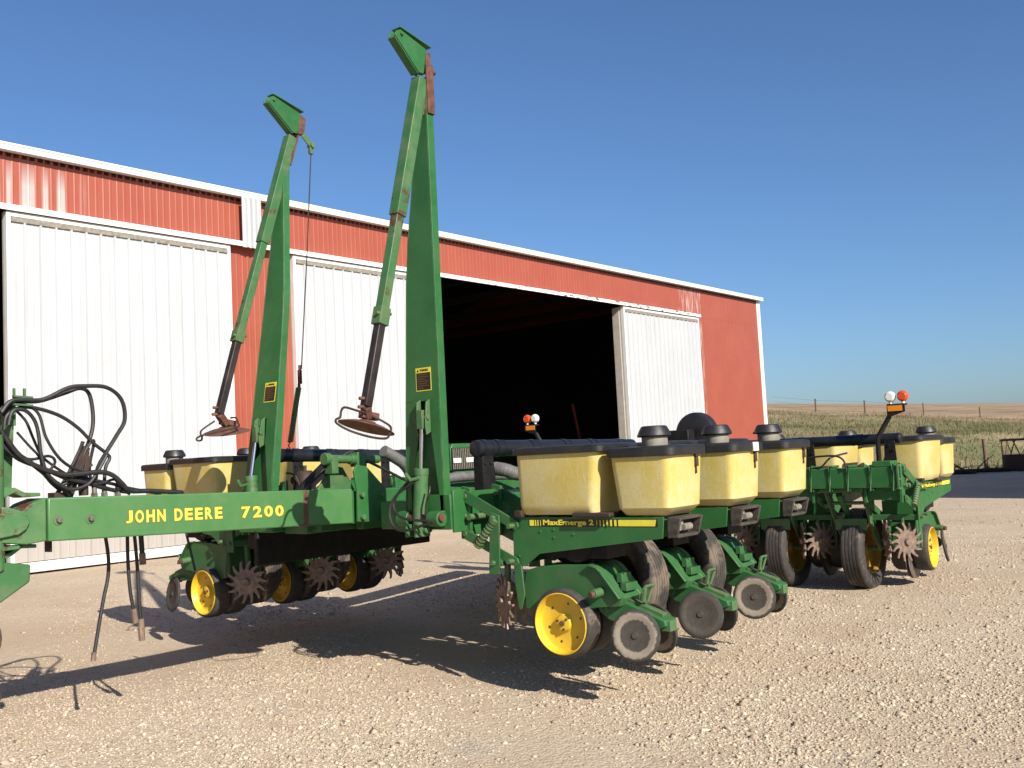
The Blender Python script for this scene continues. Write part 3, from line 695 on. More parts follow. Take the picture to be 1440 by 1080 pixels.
# open end cap, clamps and welded ribs on the centre bar
m = MB().box((8.49, 2.70, 1.02), (8.69, 2.718, 1.035)).box((8.49, 2.70, 1.212), (8.69, 2.718, 1.228)).box((8.485, 2.70, 1.02), (8.50, 2.718, 1.228)).box((8.67, 2.70, 1.02), (8.69, 2.718, 1.228)).box((8.5, 2.70, 1.10), (8.67, 2.716, 1.112))
m.build('end_cap', M['green_dusty'], tbC, bevel=.003)
for y in (2.745, 2.935, 3.13, 3.29, 3.46, 3.7, 3.95, 4.2):
    m = MB().tube([(8.70, y, 1.225), (8.49, y, 1.225), (8.489, y, 1.02), (8.70, y, 1.02)], .013, 8)
    m.build('u_bolt', M['green'], tbC)
MB().box((8.5, 2.76, 1.213), (8.68, 2.92, 1.262)).build('saddle', M['green'], tbC, bevel=.005)
MB().box((4.60, LY-.10, 1.02), (4.618, LY+.10, 1.24)).box((4.618, LY-.112, 1.0), (4.78, LY-.092, 1.265)).build('end_cap', M['green'], tbL, bevel=.004)
MB().box((4.60, RY-.10, 1.02), (4.618, RY+.10, 1.24)).build('end_cap', M['green'], tbR, bevel=.004)

# --- row unit, written with +x to the rear of the unit and ground at z = 0
def lid_mb(x0, x1, hw, z0, z1, rad, n=5, crown=.012):
    """rounded rectangular lid with a crowned top"""
    def ring(inset, z):
        pts = []; xa, xb, ya, yb = x0+inset, x1-inset, -hw+inset, hw-inset; r = max(.005, rad-inset)
        for cx, cy, a0 in ((xb-r, yb-r, 0), (xa+r, yb-r, 90), (xa+r, ya+r, 180), (xb-r, ya+r, 270)):
            for k in range(n+1):
                t = R(a0+90*k/n); pts.append((cx+r*math.cos(t), cy+r*math.sin(t), z))
        return pts
    m = MB(); rings = [ring(.004, z0), ring(0, z0+.004), ring(0, z1-.012), ring(.010, z1-.002), ring(.03, z1+crown*.3), ring(.09, z1+crown)]
    k = len(rings[0]); vs = sum(rings, [])
    fs = [tuple(range(k-1, -1, -1)), tuple(range((len(rings)-1)*k, len(rings)*k))]
    for i in range(len(rings)-1):
        for j in range(k): fs.append((i*k+j, i*k+(j+1) % k, (i+1)*k+(j+1) % k, (i+1)*k+j))
    return m.add(vs, fs)
def hopper_mb(levels, n=5):
    """levels: (z, x0, x1, half width, corner radius)"""
    m = MB(); rings = []
    for z, x0, x1, hw, rad in levels:
        pts = []
        for cx, cy, a0 in ((x1-rad, hw-rad, 0), (x0+rad, hw-rad, 90), (x0+rad, -hw+rad, 180), (x1-rad, -hw+rad, 270)):
            for k in range(n+1):
                t = R(a0+90*k/n); pts.append((cx+rad*math.cos(t), cy+rad*math.sin(t), z))
        rings.append(pts)
    k = len(rings[0]); vs = sum(rings, []); fs = [tuple(range(k-1, -1, -1)), tuple(range((len(rings)-1)*k, len(rings)*k))]
    for i in range(len(rings)-1):
        for j in range(k): fs.append((i*k+j, i*k+(j+1) % k, (i+1)*k+(j+1) % k, (i+1)*k+j))
    return m.add(vs, fs)
def finger_wheel(rh=.10, rt=.168, nf=14):
    m = MB(); th = .0075
    m.lathe([(.018, -th), (rh, -th), (rh, th), (.018, th), (.018, -th)], 'y', (0, 0, 0), 30)
    m.lathe([(.0001, -.03), (.028, -.03), (.034, -.012), (.034, .012), (.028, .03), (.0001, .03)], 'y', (0, 0, 0), 14)
    for i in range(nf):
        t0 = 2*PI*i/nf; tw = .74/nf*PI
        a0, a1 = t0-tw, t0+tw; sw = .14
        pts = [(rh*.97*math.cos(a0), rh*.97*math.sin(a0)), (rh*.97*math.cos(a1), rh*.97*math.sin(a1)),
               (rh*1.28*math.cos(a1*.55+(t0+sw*.5)*.45), rh*1.28*math.sin(a1*.55+(t0+sw*.5)*.45)),
               (rt*math.cos(t0+sw+.050), rt*math.sin(t0+sw+.036)), (rt*math.cos(t0+sw-.050), rt*math.sin(t0+sw-.036)),
               (rh*1.28*math.cos(a0*.55+(t0+sw*.5)*.45), rh*1.28*math.sin(a0*.55+(t0+sw*.5)*.45))]
        m.prism(pts, 'y', -th*.9, th*.9)
    return m
def make_unit():
    m = MB(); side = [(.48, 1.086), (1.54, 1.084), (1.525, .967), (.675, .867), (.562, .79), (.472, .787)]
    m.prism(side, 'y', -.156, -.148).prism(side, 'y', .148, .156)
    m.box((.49, -.1475, .80), (.50, .1475, 1.08)).box((.50, -.1475, 1.062), (.72, .1475, 1.07)).box((1.18, -.1475, 1.062), (1.52, .1475, 1.07))
    for x, z in ((.69, 1.0), (.79, 1.01), (.79, .965), (.93, .985), (1.10, 1.03), (1.17, 1.035), (.52, .85)):
        m.cyl((x, -.162, z), (x, -.156, z), .008, 8)
    u = m.build('row_unit', M['green'], planter, bevel=.002)
    # mounting plates and parallel linkage
    m = MB()
    for s in (-1, 1):
        m.prism([(.074, 1.283), (.15, 1.268), (.135, .945), (.056, .95)], 'y', s*.15-.012, s*.15+.012)
    m.box((.09, -.137, .97), (.11, .137, 1.25)); m.build('mount_plate', M['green'], u, bevel=.003)
    m = MB()
    for s in (-1, 1):
        for z, x in ((1.22, .12), (1.09, .11), (.985, .11)): m.cyl((x, s*.15-.04, z), (x, s*.15+.03, z), .017, 8)
        for z, x in ((1.035, .50), (.822, .485), (1.085, .37), (.81, .355)): m.cyl((x, s*.20-.03, z), (x, s*.20+.02, z), .015, 8)
    m.cyl((.16, -.2, 1.09), (.16, .2, 1.09), .02, 12)
    m.build('pivot_bolt', M['green_dusty'], u)
    for s in (-1, 1):
        m = MB().prism([(.105, 1.255), (.135, 1.255), (.53, 1.065), (.54, 1.03), (.515, 1.005), (.10, 1.185)], 'y', s*.175-.006, s*.175+.006)
        m.build('parallel_arm', M['green_low'], u, bevel=.003)
        m = MB().prism([(.085, 1.01), (.12, 1.01), (.52, .84), (.53, .81), (.505, .785), (.085, .955)], 'y', s*.175-.006, s*.175+.006)
        m.build('parallel_arm', M['green_low'], u, bevel=.003)
        m = MB().cyl((.365, s*.20, 1.065), (.225, s*.20, .915), .024, 14)
        for k in range(9):
            t = k/8; c = Vector((.365, s*.20, 1.065)).lerp(Vector((.225, s*.20, .915)), t); d = Vector((-.145, 0, -.14)).normalized()
            m.cyl(c-d*.005, c+d*.005, .029, 14)
        m.cyl((.38, s*.20, 1.08), (.36, s*.20, 1.06), .033, 14)
        m.build('down_spring', M['green_dusty'], u)
    m = MB().prism([(.338, 1.125), (.412, 1.098), (.398, .742), (.310, .738)], 'y', -.205, -.195)
    m.prism([(.338, 1.10), (.412, 1.07), (.398, .742), (.310, .738)], 'y', .195, .205).box((.33, -.195, .78), (.35, .195, .83))
    m.bar((.345, -.06, .80), (.325, -.06, .56), .02, .04).bar((.345, .06, .80), (.325, .06, .56), .02, .04)
    m.build('cleaner_bracket', M['green_low'], u, bevel=.003)
    fm = finger_wheel()
    for s in (-1, 1):
        fw = fm.build('row_cleaner', M['wornsteel'], u, loc=(.32, s*.085, .556), rot=(0, .15, s*R(31)), bevel=0)
    # opener housing and discs
    hp = [(.50, .66), (.523, .758), (.62, .785), (.755, .80), (1.0, .806), (1.05, .795), (1.08, .772), (1.206, .62), (1.19, .575), (1.03, .56), (.72, .50), (.51, .53)]
    m = MB().prism(hp, 'y', -.105, .105)
    for s in (-1, 1):
        for p_, q_ in zip(hp[4:8], hp[5:8]): m.bar((p_[0], s*.112, p_[1]), (q_[0], s*.112, q_[1]), .05, .012, (-.6, 0, .8))
        m.prism([(.472, .80), (.53, .80), (.545, .62), (.515, .53), (.495, .53), (.47, .70)], 'y', s*.152-.005, s*.152+.005)
    m.box((1.14, -.05, .70), (1.18, .05, .755)).box((1.17, -.06, .655), (1.215, .06, .70))
    m.build('opener_shank', M['green_low'], u, bevel=.004)
    for s in (-1, 1): MB().cyl((1.07, s*.10, .655), (1.065, s*.185, .65), .026, 16).build('depth_stop', M['green_dusty'], u, bevel=.003)
    for s in (-1, 1): MB().cyl((1.065, s*.185, .65), (1.06, s*.212, .648), .019, 12).build('stop_pin', M['rust'], u)
    m = MB()
    for s in (-1, 1):
        m.lathe([(.0001, s*.008), (.185, s*.010), (.19, s*.013), (.185, s*.016), (.06, s*.02), (.0001, s*.03)], 'y', (.74, 0, .42), 36)
    m.build('opener_disc', M['steel'], u)
    MB().box((.66, -.1, .84), (1.12, .1, 1.058)).lathe([(.0001, -.11), (.13, -.11), (.14, -.09), (.14, .09), (.13, .11), (.0001, .11)], 'y', (.9, 0, .95), 24).build('seed_meter', M['blackpaint'], u)
    m = MB().tube([(.95, .0, .84), (.90, 0, .7), (.86, 0, .5), (.88, 0, .36)], .02, 10).build('seed_tube', M['blackplastic'], u)
    # gauge wheels
    for s in (-1, 1):
        tw = MB().lathe([(.172, .030), (.19, .026), (.201, .034), (.206, .055), (.2065, .11), (.205, .14), (.199, .152), (.188, .158), (.178, .158), (.176, .15)], 'y', (0, 0, 0), 48)
        tw = MB().add([(x, y*s, z) for x, y, z in tw.v], tw.f)
        g = tw.build('gauge_wheel', M['rubber'], u, loc=(.795, 0, .462), rot=(0, 0, -s*R(3)))
        rm = MB().lathe([(.177, .15), (.181, .163), (.175, .166), (.171, .158), (.166, .135), (.160, .117), (.152, .112), (.07, .108), (.055, .112), (.05, .122), (.045, .135), (.03, .138), (.0001, .138)], 'y', (0, 0, 0), 48)
        rm.v = [(x, y*s, z) for x, y, z in rm.v]
        n0 = len(rm.f); hb = rm
        for k in range(6):
            t = R(60*k+15); hb.cyl((.115*math.cos(t), s*.109, .115*math.sin(t)), (.115*math.cos(t), s*.1125, .115*math.sin(t)), .007, 8)
        for k in range(3):
            t = R(120*k+40); hb.cyl((.036*math.cos(t), s*.13, .036*math.sin(t)), (.036*math.cos(t), s*.142, .036*math.sin(t)), .008, 6)
        hb.cyl((0, s*.137, 0), (0, s*.15, 0), .016, 10)
        ro = rm.build('wheel_rim', M['yellow'], u, loc=(.795, 0, .462), rot=(0, 0, -s*R(3)))
        ro.data.materials.append(M['rust'])
        for p_ in ro.data.polygons[n0:]: p_.material_index = 1
        MB().bar((.795, s*.03, .462), (1.05, s*.09, .61), .02, .05).build('gauge_arm', M['green_low'], u, bevel=.004)
    # closing wheels, their arm and handle
    m = MB().prism([(.99, .585), (1.05, .60), (1.165, .60), (1.22, .585), (1.451, .504), (1.457, .472), (1.39, .45), (1.25, .475), (1.13, .475), (1.085, .486), (1.02, .53)], 'y', -.062, .062)
    m.cyl((1.07, -.072, .545), (1.07, .072, .545), .02, 12)
    m.build('closing_arm', M['green_low'], u, bevel=.006)
    MB().bar((1.20, 0, .597), (1.42, 0, .525), .05, .022).box((1.40, -.035, .44), (1.47, .035, .50)).build('spring_box', M['green_dusty'], u, bevel=.004)
    m = MB().tube([(1.285, 0, .55), (1.30, 0, .595)], .009, 8)
    lp = [(1.302, .014, .592), (1.318, .045, .672), (1.326, .04, .685), (1.326, -.04, .685), (1.318, -.045, .672), (1.302, -.014, .592)]
    m.tube(lp, .0085, 8).prism([(1.296, .60), (1.315, .68), (1.328, .68), (1.309, .597)], 'y', -.048, -.02)
    m.build('adjust_handle', M['green_dusty'], u)
    for s in (-1, 1):
        pr = [(.0001, .012), (.017, .012), (.02, .004), (.09, .002), (.105, .008), (.128, .010), (.134, .007), (.142, .004), (.146, -.004), (.143, -.014), (.13, -.018), (.09, -.012), (.0001, -.012)]
        cw = MB().lathe([(r_, s*a_) for r_, a_ in pr], 'y', (0, 0, 0), 44)
        cw.build('closing_wheel', M['closing'], u, loc=(1.295, s*.128, .424), rot=(s*R(8), 0, -s*R(13)))
    # seed hopper
    hopper_mb([(1.10, .575, 1.09, .165, .03), (1.112, .56, 1.105, .18, .04), (1.16, .555, 1.11, .195, .05), (1.42, .55, 1.155, .208, .06), (1.465, .55, 1.16, .21, .06)]).build('seed_hopper', M['hopper'], u)
    lid_mb(.53, 1.19, .225, 1.458, 1.503, .06, crown=.004).build('hopper_lid', M['lid'], u)
    hopper_mb([(1.088, 1.30, 1.53, .13, .03), (1.097, 1.28, 1.56, .155, .04), (1.135, 1.255, 1.60, .185, .05), (1.36, 1.228, 1.618, .195, .055), (1.43, 1.222, 1.622, .197, .055)]).build('insecticide_hopper', M['hopper'], u)
    lid_mb(1.20, 1.645, .212, 1.418, 1.472, .055, crown=.004).build('hopper_lid', M['lid'], u)
    MB().lathe([(.0001, 1.472), (.07, 1.472), (.074, 1.48), (.074, 1.532), (.0001, 1.534)], 'z', (1.42, 0, 0), 32).build('cap_neck', M['greyplastic'], u)
    MB().lathe([(.0001, 1.528), (.088, 1.526), (.096, 1.534), (.092, 1.550), (.074, 1.584), (.064, 1.589), (.0001, 1.590)], 'z', (1.42, 0, 0), 32).box((1.313, -.012, 1.527), (1.332, .012, 1.542)).build('filler_cap', M['lid'], u, smooth=30)
    MB().box((1.612, .075, 1.405), (1.640, .115, 1.43)).box((1.616, .082, 1.35), (1.634, .108, 1.405)).box((1.612, .09, 1.31), (1.626, .10, 1.35)).build('lid_latch', M['blackrust'], u, bevel=.003)
    for a_, b_ in (((.525, -.2, 1.087), (.585, -.12, 1.128)), ((.525, .12, 1.087), (.585, .2, 1.128)), ((.96, -.205, 1.087), (1.22, -.1, 1.112)), ((.96, .1, 1.087), (1.22, .205, 1.112))):
        MB().box(a_, b_).build('hopper_saddle', M['blackrust'], u, bevel=.006)
    # granular meter at the rear of the frame
    o = [(1.542, .965), (1.60, .972), (1.628, 1.075), (1.545, 1.082)]
    m = MB().prism(o, 'y', -.130, -.112).prism(o, 'y', .112, .130).box((1.545, -.111, 1.064), (1.622, .111, 1.082)).box((1.545, -.111, .966), (1.60, .111, .984)).box((1.543, -.111, .985), (1.552, .111, 1.063))
    m.build('meter_housing', M['dirtyplastic'], u, bevel=.003)
    MB().cyl((1.585, -.03, 1.02), (1.585, .05, 1.02), .020, 14).box((1.555, -.08, 1.0), (1.575, .08, 1.04)).box((1.56, -.09, 1.035), (1.60, -.05, 1.06)).build('granular_meter', M['greyplastic'], u, bevel=.003)
    return u
unit = make_unit()
kids = list(unit.children)
def copy_unit():
    c = unit.copy(); COL.objects.link(c); c.parent = planter
    for ch in kids:
        k = ch.copy(); COL.objects.link(k); k.parent = c
    return c
first = True
def place(x, y, rz, dz=0.):
    global first
    u = unit if first else copy_unit(); first = False
    u.location = Vector((x, y, dz)) - P0; u.rotation_euler = (0, 0, rz); return u
UX, SP = 4.90, .762
Lu = [place(UX+SP*i, LY, -PI/2) for i in range(3)]
Ru = [place(UX+.02+SP*i, RY-.01, PI/2, .075) for i in range(3)]
Cu = [place(CX-.11, 2.86+SP*j, 0, -.04) for j in range(4)]
for k in Lu[1].children:
    if k.name.startswith('closing_wheel'): k.data = k.data.copy(); k.data.materials[0] = M['closing_dark']
for u in Ru:
    for k in u.children:
        if k.name.split('.')[0] in ('gauge_wheel', 'wheel_rim', 'closing_wheel', 'row_cleaner'): k.location.z -= .06
for u in Cu:
    for k in u.children:
        if k.name.split('.')[0] in ('gauge_wheel', 'wheel_rim', 'closing_wheel', 'row_cleaner'): k.location.z += .04
for u in Ru+Cu[1:]:
    for k in u.children:
        if k.name.startswith('closing_wheel') and random.random() < .5: k.data = k.data.copy(); k.data.materials[0] = M['closing_dark']
# decal strips on the outermost frames that face the photographer
def decal(u):
    y = -.1575; e = .001
    m = MB().box((.605, y, 1.030), (1.50, y+.002, 1.073)); bgk = m.build('decal', M['decalblack'], u)
    for a_, b_ in ((.612, .645), (.653, .661), (.671, .678), (.692, .696), (1.098, 1.102), (1.12, 1.126), (1.143, 1.150), (1.165, 1.175), (1.19, 1.203), (1.218, 1.233)):
        MB().box((a_, y-e, 1.034), (b_, y, 1.069)).build('decal_stripe', M['decalyellow'], u)
    MB().prism([(1.245, 1.034), (1.483, 1.034), (1.492, 1.069), (1.245, 1.069)], 'y', y-e, y).build('decal_stripe', M['decalyellow'], u)
    text('lettering', 'MaxEmerge 2', M['decalyellow'], u, Vector((.713, y-.0002, 1.029)), Vector((1, 0, 0)), Vector((0, 0, 1)), Vector((0, -1, 0)), .365, .042, .0012, .03)
decal(Lu[0]); decal(Cu[0])
MB().box((1.640, .03, 1.415), (1.652, .10, 1.470)).build('rate_tag', M['tag'], Lu[1], bevel=.002)

# --- wheels that carry the frame
def tyre_mb(Rr, wd, n=64):
    pr = []
    half = [(Rr*.58, wd*.30), (Rr*.64, wd*.42), (Rr*.76, wd*.5), (Rr*.88, wd*.49), (Rr*.955, wd*.44), (Rr*.985, wd*.37)]
    pr += [(r_, -a_) for r_, a_ in half]
    k = 5
    for i in range(k):            # ribs and grooves of the tread
        a0 = -wd*.37 + wd*.74*i/k; a1 = -wd*.37 + wd*.74*(i+1)/k; g = wd*.018
        pr += [(Rr*.972, a0+g*.2), (Rr*.998, a0+g), (Rr*1.002, (a0+a1)/2), (Rr*.998, a1-g), (Rr*.972, a1-g*.2)]
    pr += [(r_, a_) for r_, a_ in reversed(half)]
    return MB().lathe(pr, 'y', (0, 0, 0), n)
def carry_wheel(c, rz, Rr=.36, wd=.2, spin=0., tm='tyre', rmat='rimshade'):
    o = tyre_mb(Rr, wd).build('transport_wheel', M[tm], planter, loc=Vector(c)-P0, rot=(0, spin, rz), smooth=40)
    rm = MB().lathe([(Rr*.60, -wd*.34), (Rr*.64, -wd*.40), (Rr*.57, -wd*.36), (Rr*.53, -wd*.1), (Rr*.3, -wd*.04), (.06, -wd*.1), (.05, -wd*.2), (.0001, -wd*.2)], 'y', (0, 0, 0), 36)
    rm.lathe([(Rr*.60, wd*.34), (Rr*.64, wd*.40), (Rr*.57, wd*.36), (Rr*.53, wd*.1), (Rr*.3, wd*.02), (.06, wd*.1), (.05, wd*.2), (.0001, wd*.2)], 'y', (0, 0, 0), 36)
    rm.build('rim', M[rmat], o); return o
for y in (3.22, 3.93):
    z = float(ground_z(9.0, y)) + .352
    carry_wheel((9.0, y, z), 0, .36, .205, random.random()*6, 'tyreroad')
    m = MB()
    for s in (-1, 1):
        m.bar((8.60, y+s*.165, 1.03), (8.78, y+s*.155, .74), .012, .07, (1, 0, .3)).bar((8.78, y+s*.155, .75), (9.0, y+s*.15, z), .012, .075, (1, 0, .3))
    m.cyl((9.0, y-.16, z), (9.0, y+.16, z), .022, 12).cyl((8.70, y-.17, .90), (8.70, y+.17, .90), .016, 12).box((8.72, y-.14, .66), (8.74, y+.14, .76)).box((8.54, y-.19, 1.0), (8.66, y+.19, 1.032))
    part(m, 'wheel_arm', 'green_dusty', bevel=.003)
    m = MB().cyl((8.62, y+.05, .98), (8.86, y+.05, .74), .03, 14).cyl((8.86, y+.05, .74), (8.93, y+.05, .67), .015, 10)
    part(m, 'lift_cylinder', 'green', bevel=.002)
for i in range(2):
    for sgn, Y in ((-1, LY), (1, RY)):
        x = UX+SP*(i+.5)
        carry_wheel((x, Y+sgn*.857, .65), PI/2, .34, .195, random.random()*6, 'tyre', 'blackpaint')  # wing rims and arms coloured black for the shade under the hoppers
        m = MB()
        for s in (-1, 1): m.bar((x+s*.14, Y+sgn*.06, 1.05), (x+s*.13, Y+sgn*.857, .65), .012, .07)
        m.cyl((x-.14, Y+sgn*.857, .65), (x+.14, Y+sgn*.857, .65), .02, 12).box((x-.15, Y+sgn*.5, .80), (x+.15, Y+sgn*.55, .88))
        part(m, 'wheel_arm', 'blackpaint', bevel=.003)
        MB().box((x-.07, Y+sgn*.62, .97), (x+.07, Y+sgn*.80, 1.03)).build('drive_shield', M['blackpaint'], planter, loc=NEG)
        MB().box((x+.10, Y+sgn*.98, .82), (x+.125, Y+sgn*1.02, .97)).box((x-.02, Y+sgn*.99, .90), (x+.09, Y+sgn*1.01, .95)).build('drive_guard', M['orange'], planter, loc=NEG)

# --- folded row markers
def marker(sgn, yo, lean, zofs, arm, disc, guard, discnorm):
    """sgn +1: narrow edge towards -y (near side); lean shifts +x with height above z=1.27"""
    X = lambda z: 4.6 + lean*(z-1.27)
    zt_ = 3.92+zofs
    PZ, PW = (1.05, 1.27, 2.226, 2.615, 2.893, 3.537, 3.92), (.335, .328, .267, .243, .212, .105, .045)
    Yi = lambda z: yo + sgn*float(np.interp(z, PZ, PW))    # inner sloping edge
    m = MB()
    # web: solid above z=1.84, two legs below
    def webslab(poly, t=.008):
        vs = [(X(z), y, z) for y, z in poly] + [(X(z)+t, y, z) for y, z in poly]; n = len(poly)
        m.add(vs, [tuple(range(n)), tuple(range(2*n-1, n-1, -1))]+[(i, i+n, (i+1) % n+n, (i+1) % n) for i in range(n)])
    webslab([(yo, 1.84), (Yi(1.84), 1.84), (Yi(2.226), 2.226), (Yi(2.615), 2.615), (Yi(2.893), 2.893), (Yi(3.537), 3.537), (Yi(zt_), zt_), (yo, zt_)])
    ymid = yo + sgn*.125
    webslab([(yo, 1.05), (yo, 1.84), (ymid-sgn*.03, 1.84), (ymid-sgn*.045, 1.62), (yo+sgn*.03, 1.2), (yo+sgn*.03, 1.05)])
    webslab([(Yi(1.27), 1.05), (Yi(1.84), 1.84), (ymid+sgn*.05, 1.84), (ymid+sgn*.06, 1.66), (Yi(1.27)-sgn*.05, 1.28), (Yi(1.27)-sgn*.05, 1.05)])
    # flanges run back from both edges
    def flange(yf, d0, d1):
        zs = [1.05, 1.84, 2.226, 2.615, 2.893, 3.537, zt_]; vs = []
        for z in zs:
            y = yf(z); d = d0+(d1-d0)*(z-1.05)/(zt_-1.05)
            vs += [(X(z), y, z), (X(z)+d, y, z), (X(z)+d, y+sgn*.008, z), (X(z), y+sgn*.008, z)]
        fs = [(0, 1, 2, 3), (27, 26, 25, 24)]
        for i in range(6):
            for k in range(4): fs.append((4*i+k, 4*i+(k+1) % 4, 4*i+4+(k+1) % 4, 4*i+4+k))
        m.add(vs, fs)
    flange(lambda z: yo-sgn*.008, .062, .060); flange(lambda z: Yi(z), .062, .060)
    bp = [(yo, 1.06), (yo, 1.95), (Yi(1.95), 1.95), (Yi(1.06), 1.06)]
    vs = [(X(z)+.052, y, z) for y, z in bp]+[(X(z)+.058, y, z) for y, z in bp]
    m.add(vs, [(0, 1, 2, 3), (7, 6, 5, 4)]+[(i, i+4, (i+1) % 4+4, (i+1) % 4) for i in range(4)])
    mast = part(m, 'marker_arm', 'green', bevel=.002)
    # clevis cheeks and hydraulic cylinder
    mm = MB()
    for s in (-1, 1): mm.prism([(X(1.7)-.05, 1.68), (X(1.7)-.04, 1.62), (X(1.7)+.0, 1.64), (X(1.8)+.0, 1.85), (X(1.8)-.035, 1.83)], 'y', ymid+s*.04-.005, ymid+s*.04+.005)
    mm.cyl((X(1.7)-.03, ymid-.055, 1.73), (X(1.7)-.03, ymid+.055, 1.73), .015, 12).box((X(1.7)-.06, ymid-.025, 1.66), (X(1.7)-.01, ymid+.025, 1.78))
    mm.build('clevis', M['green_dusty'], mast, bevel=.003)
    pa, pb, pc = Vector((X(1.65)-.035, ymid, 1.69)), Vector((4.555+lean*.05, ymid+sgn*.015, 1.40)), Vector((4.55, ymid+sgn*.045, 1.03))
    MB().cyl(pa, pb, .015, 16).build('piston_rod', M['chrome'], mast)
    d = (pc-pb).normalized()
    MB().cyl(pb-d*.005, pc, .046, 20).cyl(pb-d*.01, pb+d*.03, .049, 20).cyl(pc, pc+d*.05, .03, 14).tube([pb+Vector((-.04, -.02, -.05)), pb+Vector((-.07, .03, -.06)), pb+Vector((-.06, .08, -.02))], .012, 8).build('hydraulic_cylinder', M['green_worn'], mast)
    MB().box((4.47, ymid+sgn*.05-.05, .98), (4.60, ymid+sgn*.05-.03, 1.06)).box((4.47, ymid+sgn*.05+.03, .98), (4.60, ymid+sgn*.05+.05, 1.06)).cyl((4.545, ymid+sgn*.05-.08, 1.02), (4.545, ymid+sgn*.05+.08, 1.02), .02, 10).build('cylinder_lug', M['green_worn'], mast, bevel=.004)
    mm = MB()
    for s, yy in ((0, yo+sgn*.03), (1, yo+sgn*.30)):
        mm.cyl((4.56, yy-.05, 1.09), (4.56, yy+.05, 1.09), .05, 18).box((4.56, yy-.04, 1.04), (4.66, yy+.04, 1.14))
    mm.build('hinge_barrel', M['green'], mast, bevel=.006)
    MB().cyl((4.54, yo-sgn*.04, 1.10), (4.54, yo+sgn*.34, 1.10), .024, 12).build('hinge_pin', M['rust'], mast)
    # folded outer arm: painted box, then bare telescoping tube
    yc = yo + sgn*.03
    (p0, p1, p2, p3) = [Vector((a_, yc, b_)) for a_, b_ in arm]
    dd = (p1-p0).normalized(); side = Vector((dd.z, 0, -dd.x))
    mm = MB().bar(p0+dd*.9, p1, .062, .062, (0, 1, 0)); oa = mm.build('outer_arm', M['green_worn'], mast, bevel=.005)
    MB().bar(p0+dd*.02, p0+dd*1.0, .08, .08, (0, 1, 0)).build('arm_sleeve', M['green_worn'], mast, bevel=.005)
    bx = MB().bar(p1-dd*.01, p2, .078, .078, (0, 1, 0))
    bx.cyl(p1+dd*.03+Vector((-.06, -.02, 0)), p1+dd*.03+Vector((.06, -.02, 0)), .012, 8).build('clamp_sleeve', M['green_dusty'], mast, bevel=.005)
    MB().bar(p2-dd*.02, p3, .054, .054, (0, 1, 0)).build('slide_tube', M['slide'], mast, bevel=.006)
    MB().bar(p0-side*.055-dd*.03, p0-side*.055+dd*.26, .06, .012, side).build('rub_plate', M['rust'], mast, bevel=.003)
    # spindle, disc and guard
    e = p3; q = Vector(disc)
    mm = MB().cyl(e+Vector((-.05, 0, .05)), e+Vector((.05, 0, .05)), .012, 8).cyl(e+Vector((-.06, 0, -.0)), e+Vector((.03, 0, -.0)), .012, 8)
    mm.bar(e, q+Vector((0, 0, .03)), .05, .05, (0, 1, 0)).bar(q+Vector((-.05, 0, .055)), q+Vector((.08, 0, .035)), .045, .045, (0, 1, 0))
    mm.build('disc_spindle', M['rust'], mast, bevel=.005)
    nv = Vector(discnorm).normalized(); qt = nv.to_track_quat('Z', 'Y')
    dm = MB().lathe([(.0001, .012), (.05, .012), (.06, .004), (.11, -.006), (.17, -.026), (.172, -.029), (.168, -.030), (.11, -.011), (.0001, -.003)], 'z', (0, 0, 0), 40)
    dm.v = [tuple(qt @ Vector(v_)) for v_ in dm.v]
    dm.build('marker_disc', M['rust'], mast, loc=q)
    gp_ = [Vector(g_)-q for g_ in guard]
    MB().tube(spline(gp_, 6), .007, 8).build('disc_guard', M['blackrust'], mast, loc=q)
    return mast, X, ymid, zt_
mL, XL, yL, ztL = marker(1, 4.275, .0, 0, [(4.592, 3.95), (4.165, 2.385), (4.138, 2.285), (4.0, 1.79)], (4.03, 4.33, 1.695), [(4.014,4.300,1.749),(3.922,4.300,1.768),(3.823,4.290,1.785),(3.777,4.270,1.763),(3.740,4.240,1.725),(3.692,4.220,1.711),(3.683,4.200,1.686),(3.735,4.150,1.642),(3.864,4.130,1.606),(3.988,4.140,1.596),(4.050,4.170,1.619),(4.112,4.220,1.665),(4.095,4.270,1.704),(4.045,4.300,1.734)], (.30, -.10, 1))
mR, XR, yR, ztR = marker(-1, 6.33, .165, .0, [(5.14, 4.18), (4.575, 2.51), (4.55, 2.43), (4.375, 1.88)], (4.455, 6.33, 1.775), [(4.355,6.330,1.831),(4.230,6.310,1.764),(4.200,6.280,1.724),(4.154,6.260,1.705),(4.150,6.250,1.687),(4.179,6.240,1.689),(4.160,6.200,1.716),(4.176,6.170,1.728),(4.427,6.160,1.777),(4.467,6.200,1.811),(4.508,6.280,1.852),(4.498,6.330,1.856)], (-.16, -.12, 1))
def head(mast, pts, top, low, y, t=.04):
    """bent bracket on the end of the marker: side plates with a wide top flange"""
    m = MB().prism(pts, 'y', y-t, y-t+.008).prism(pts, 'y', y+t-.008, y+t)
    for (a_, b_), w_, dz in ((top, .082, .006), (low, .063, -.007)):
        m.bar((a_[0], y, a_[1]+dz), (b_[0], y, b_[1]+dz), w_, .008, (-.5, 0, .85))
    m.cyl((pts[0][0]+.055, y-t-.014, pts[0][1]+.02), (pts[0][0]+.055, y+t+.014, pts[0][1]+.02), .012, 8)
    h_ = m.build('marker_head', M['green'], mast, bevel=.002)
head(mL, [(4.345, 4.150), (4.358, 4.180), (4.395, 4.198), (4.625, 4.135), (4.60, 3.99), (4.59, 3.96), (4.548, 3.96)], ((4.388, 4.205), (4.668, 4.150)), ((4.343, 4.144), (4.543, 3.958)), 4.305, .032)
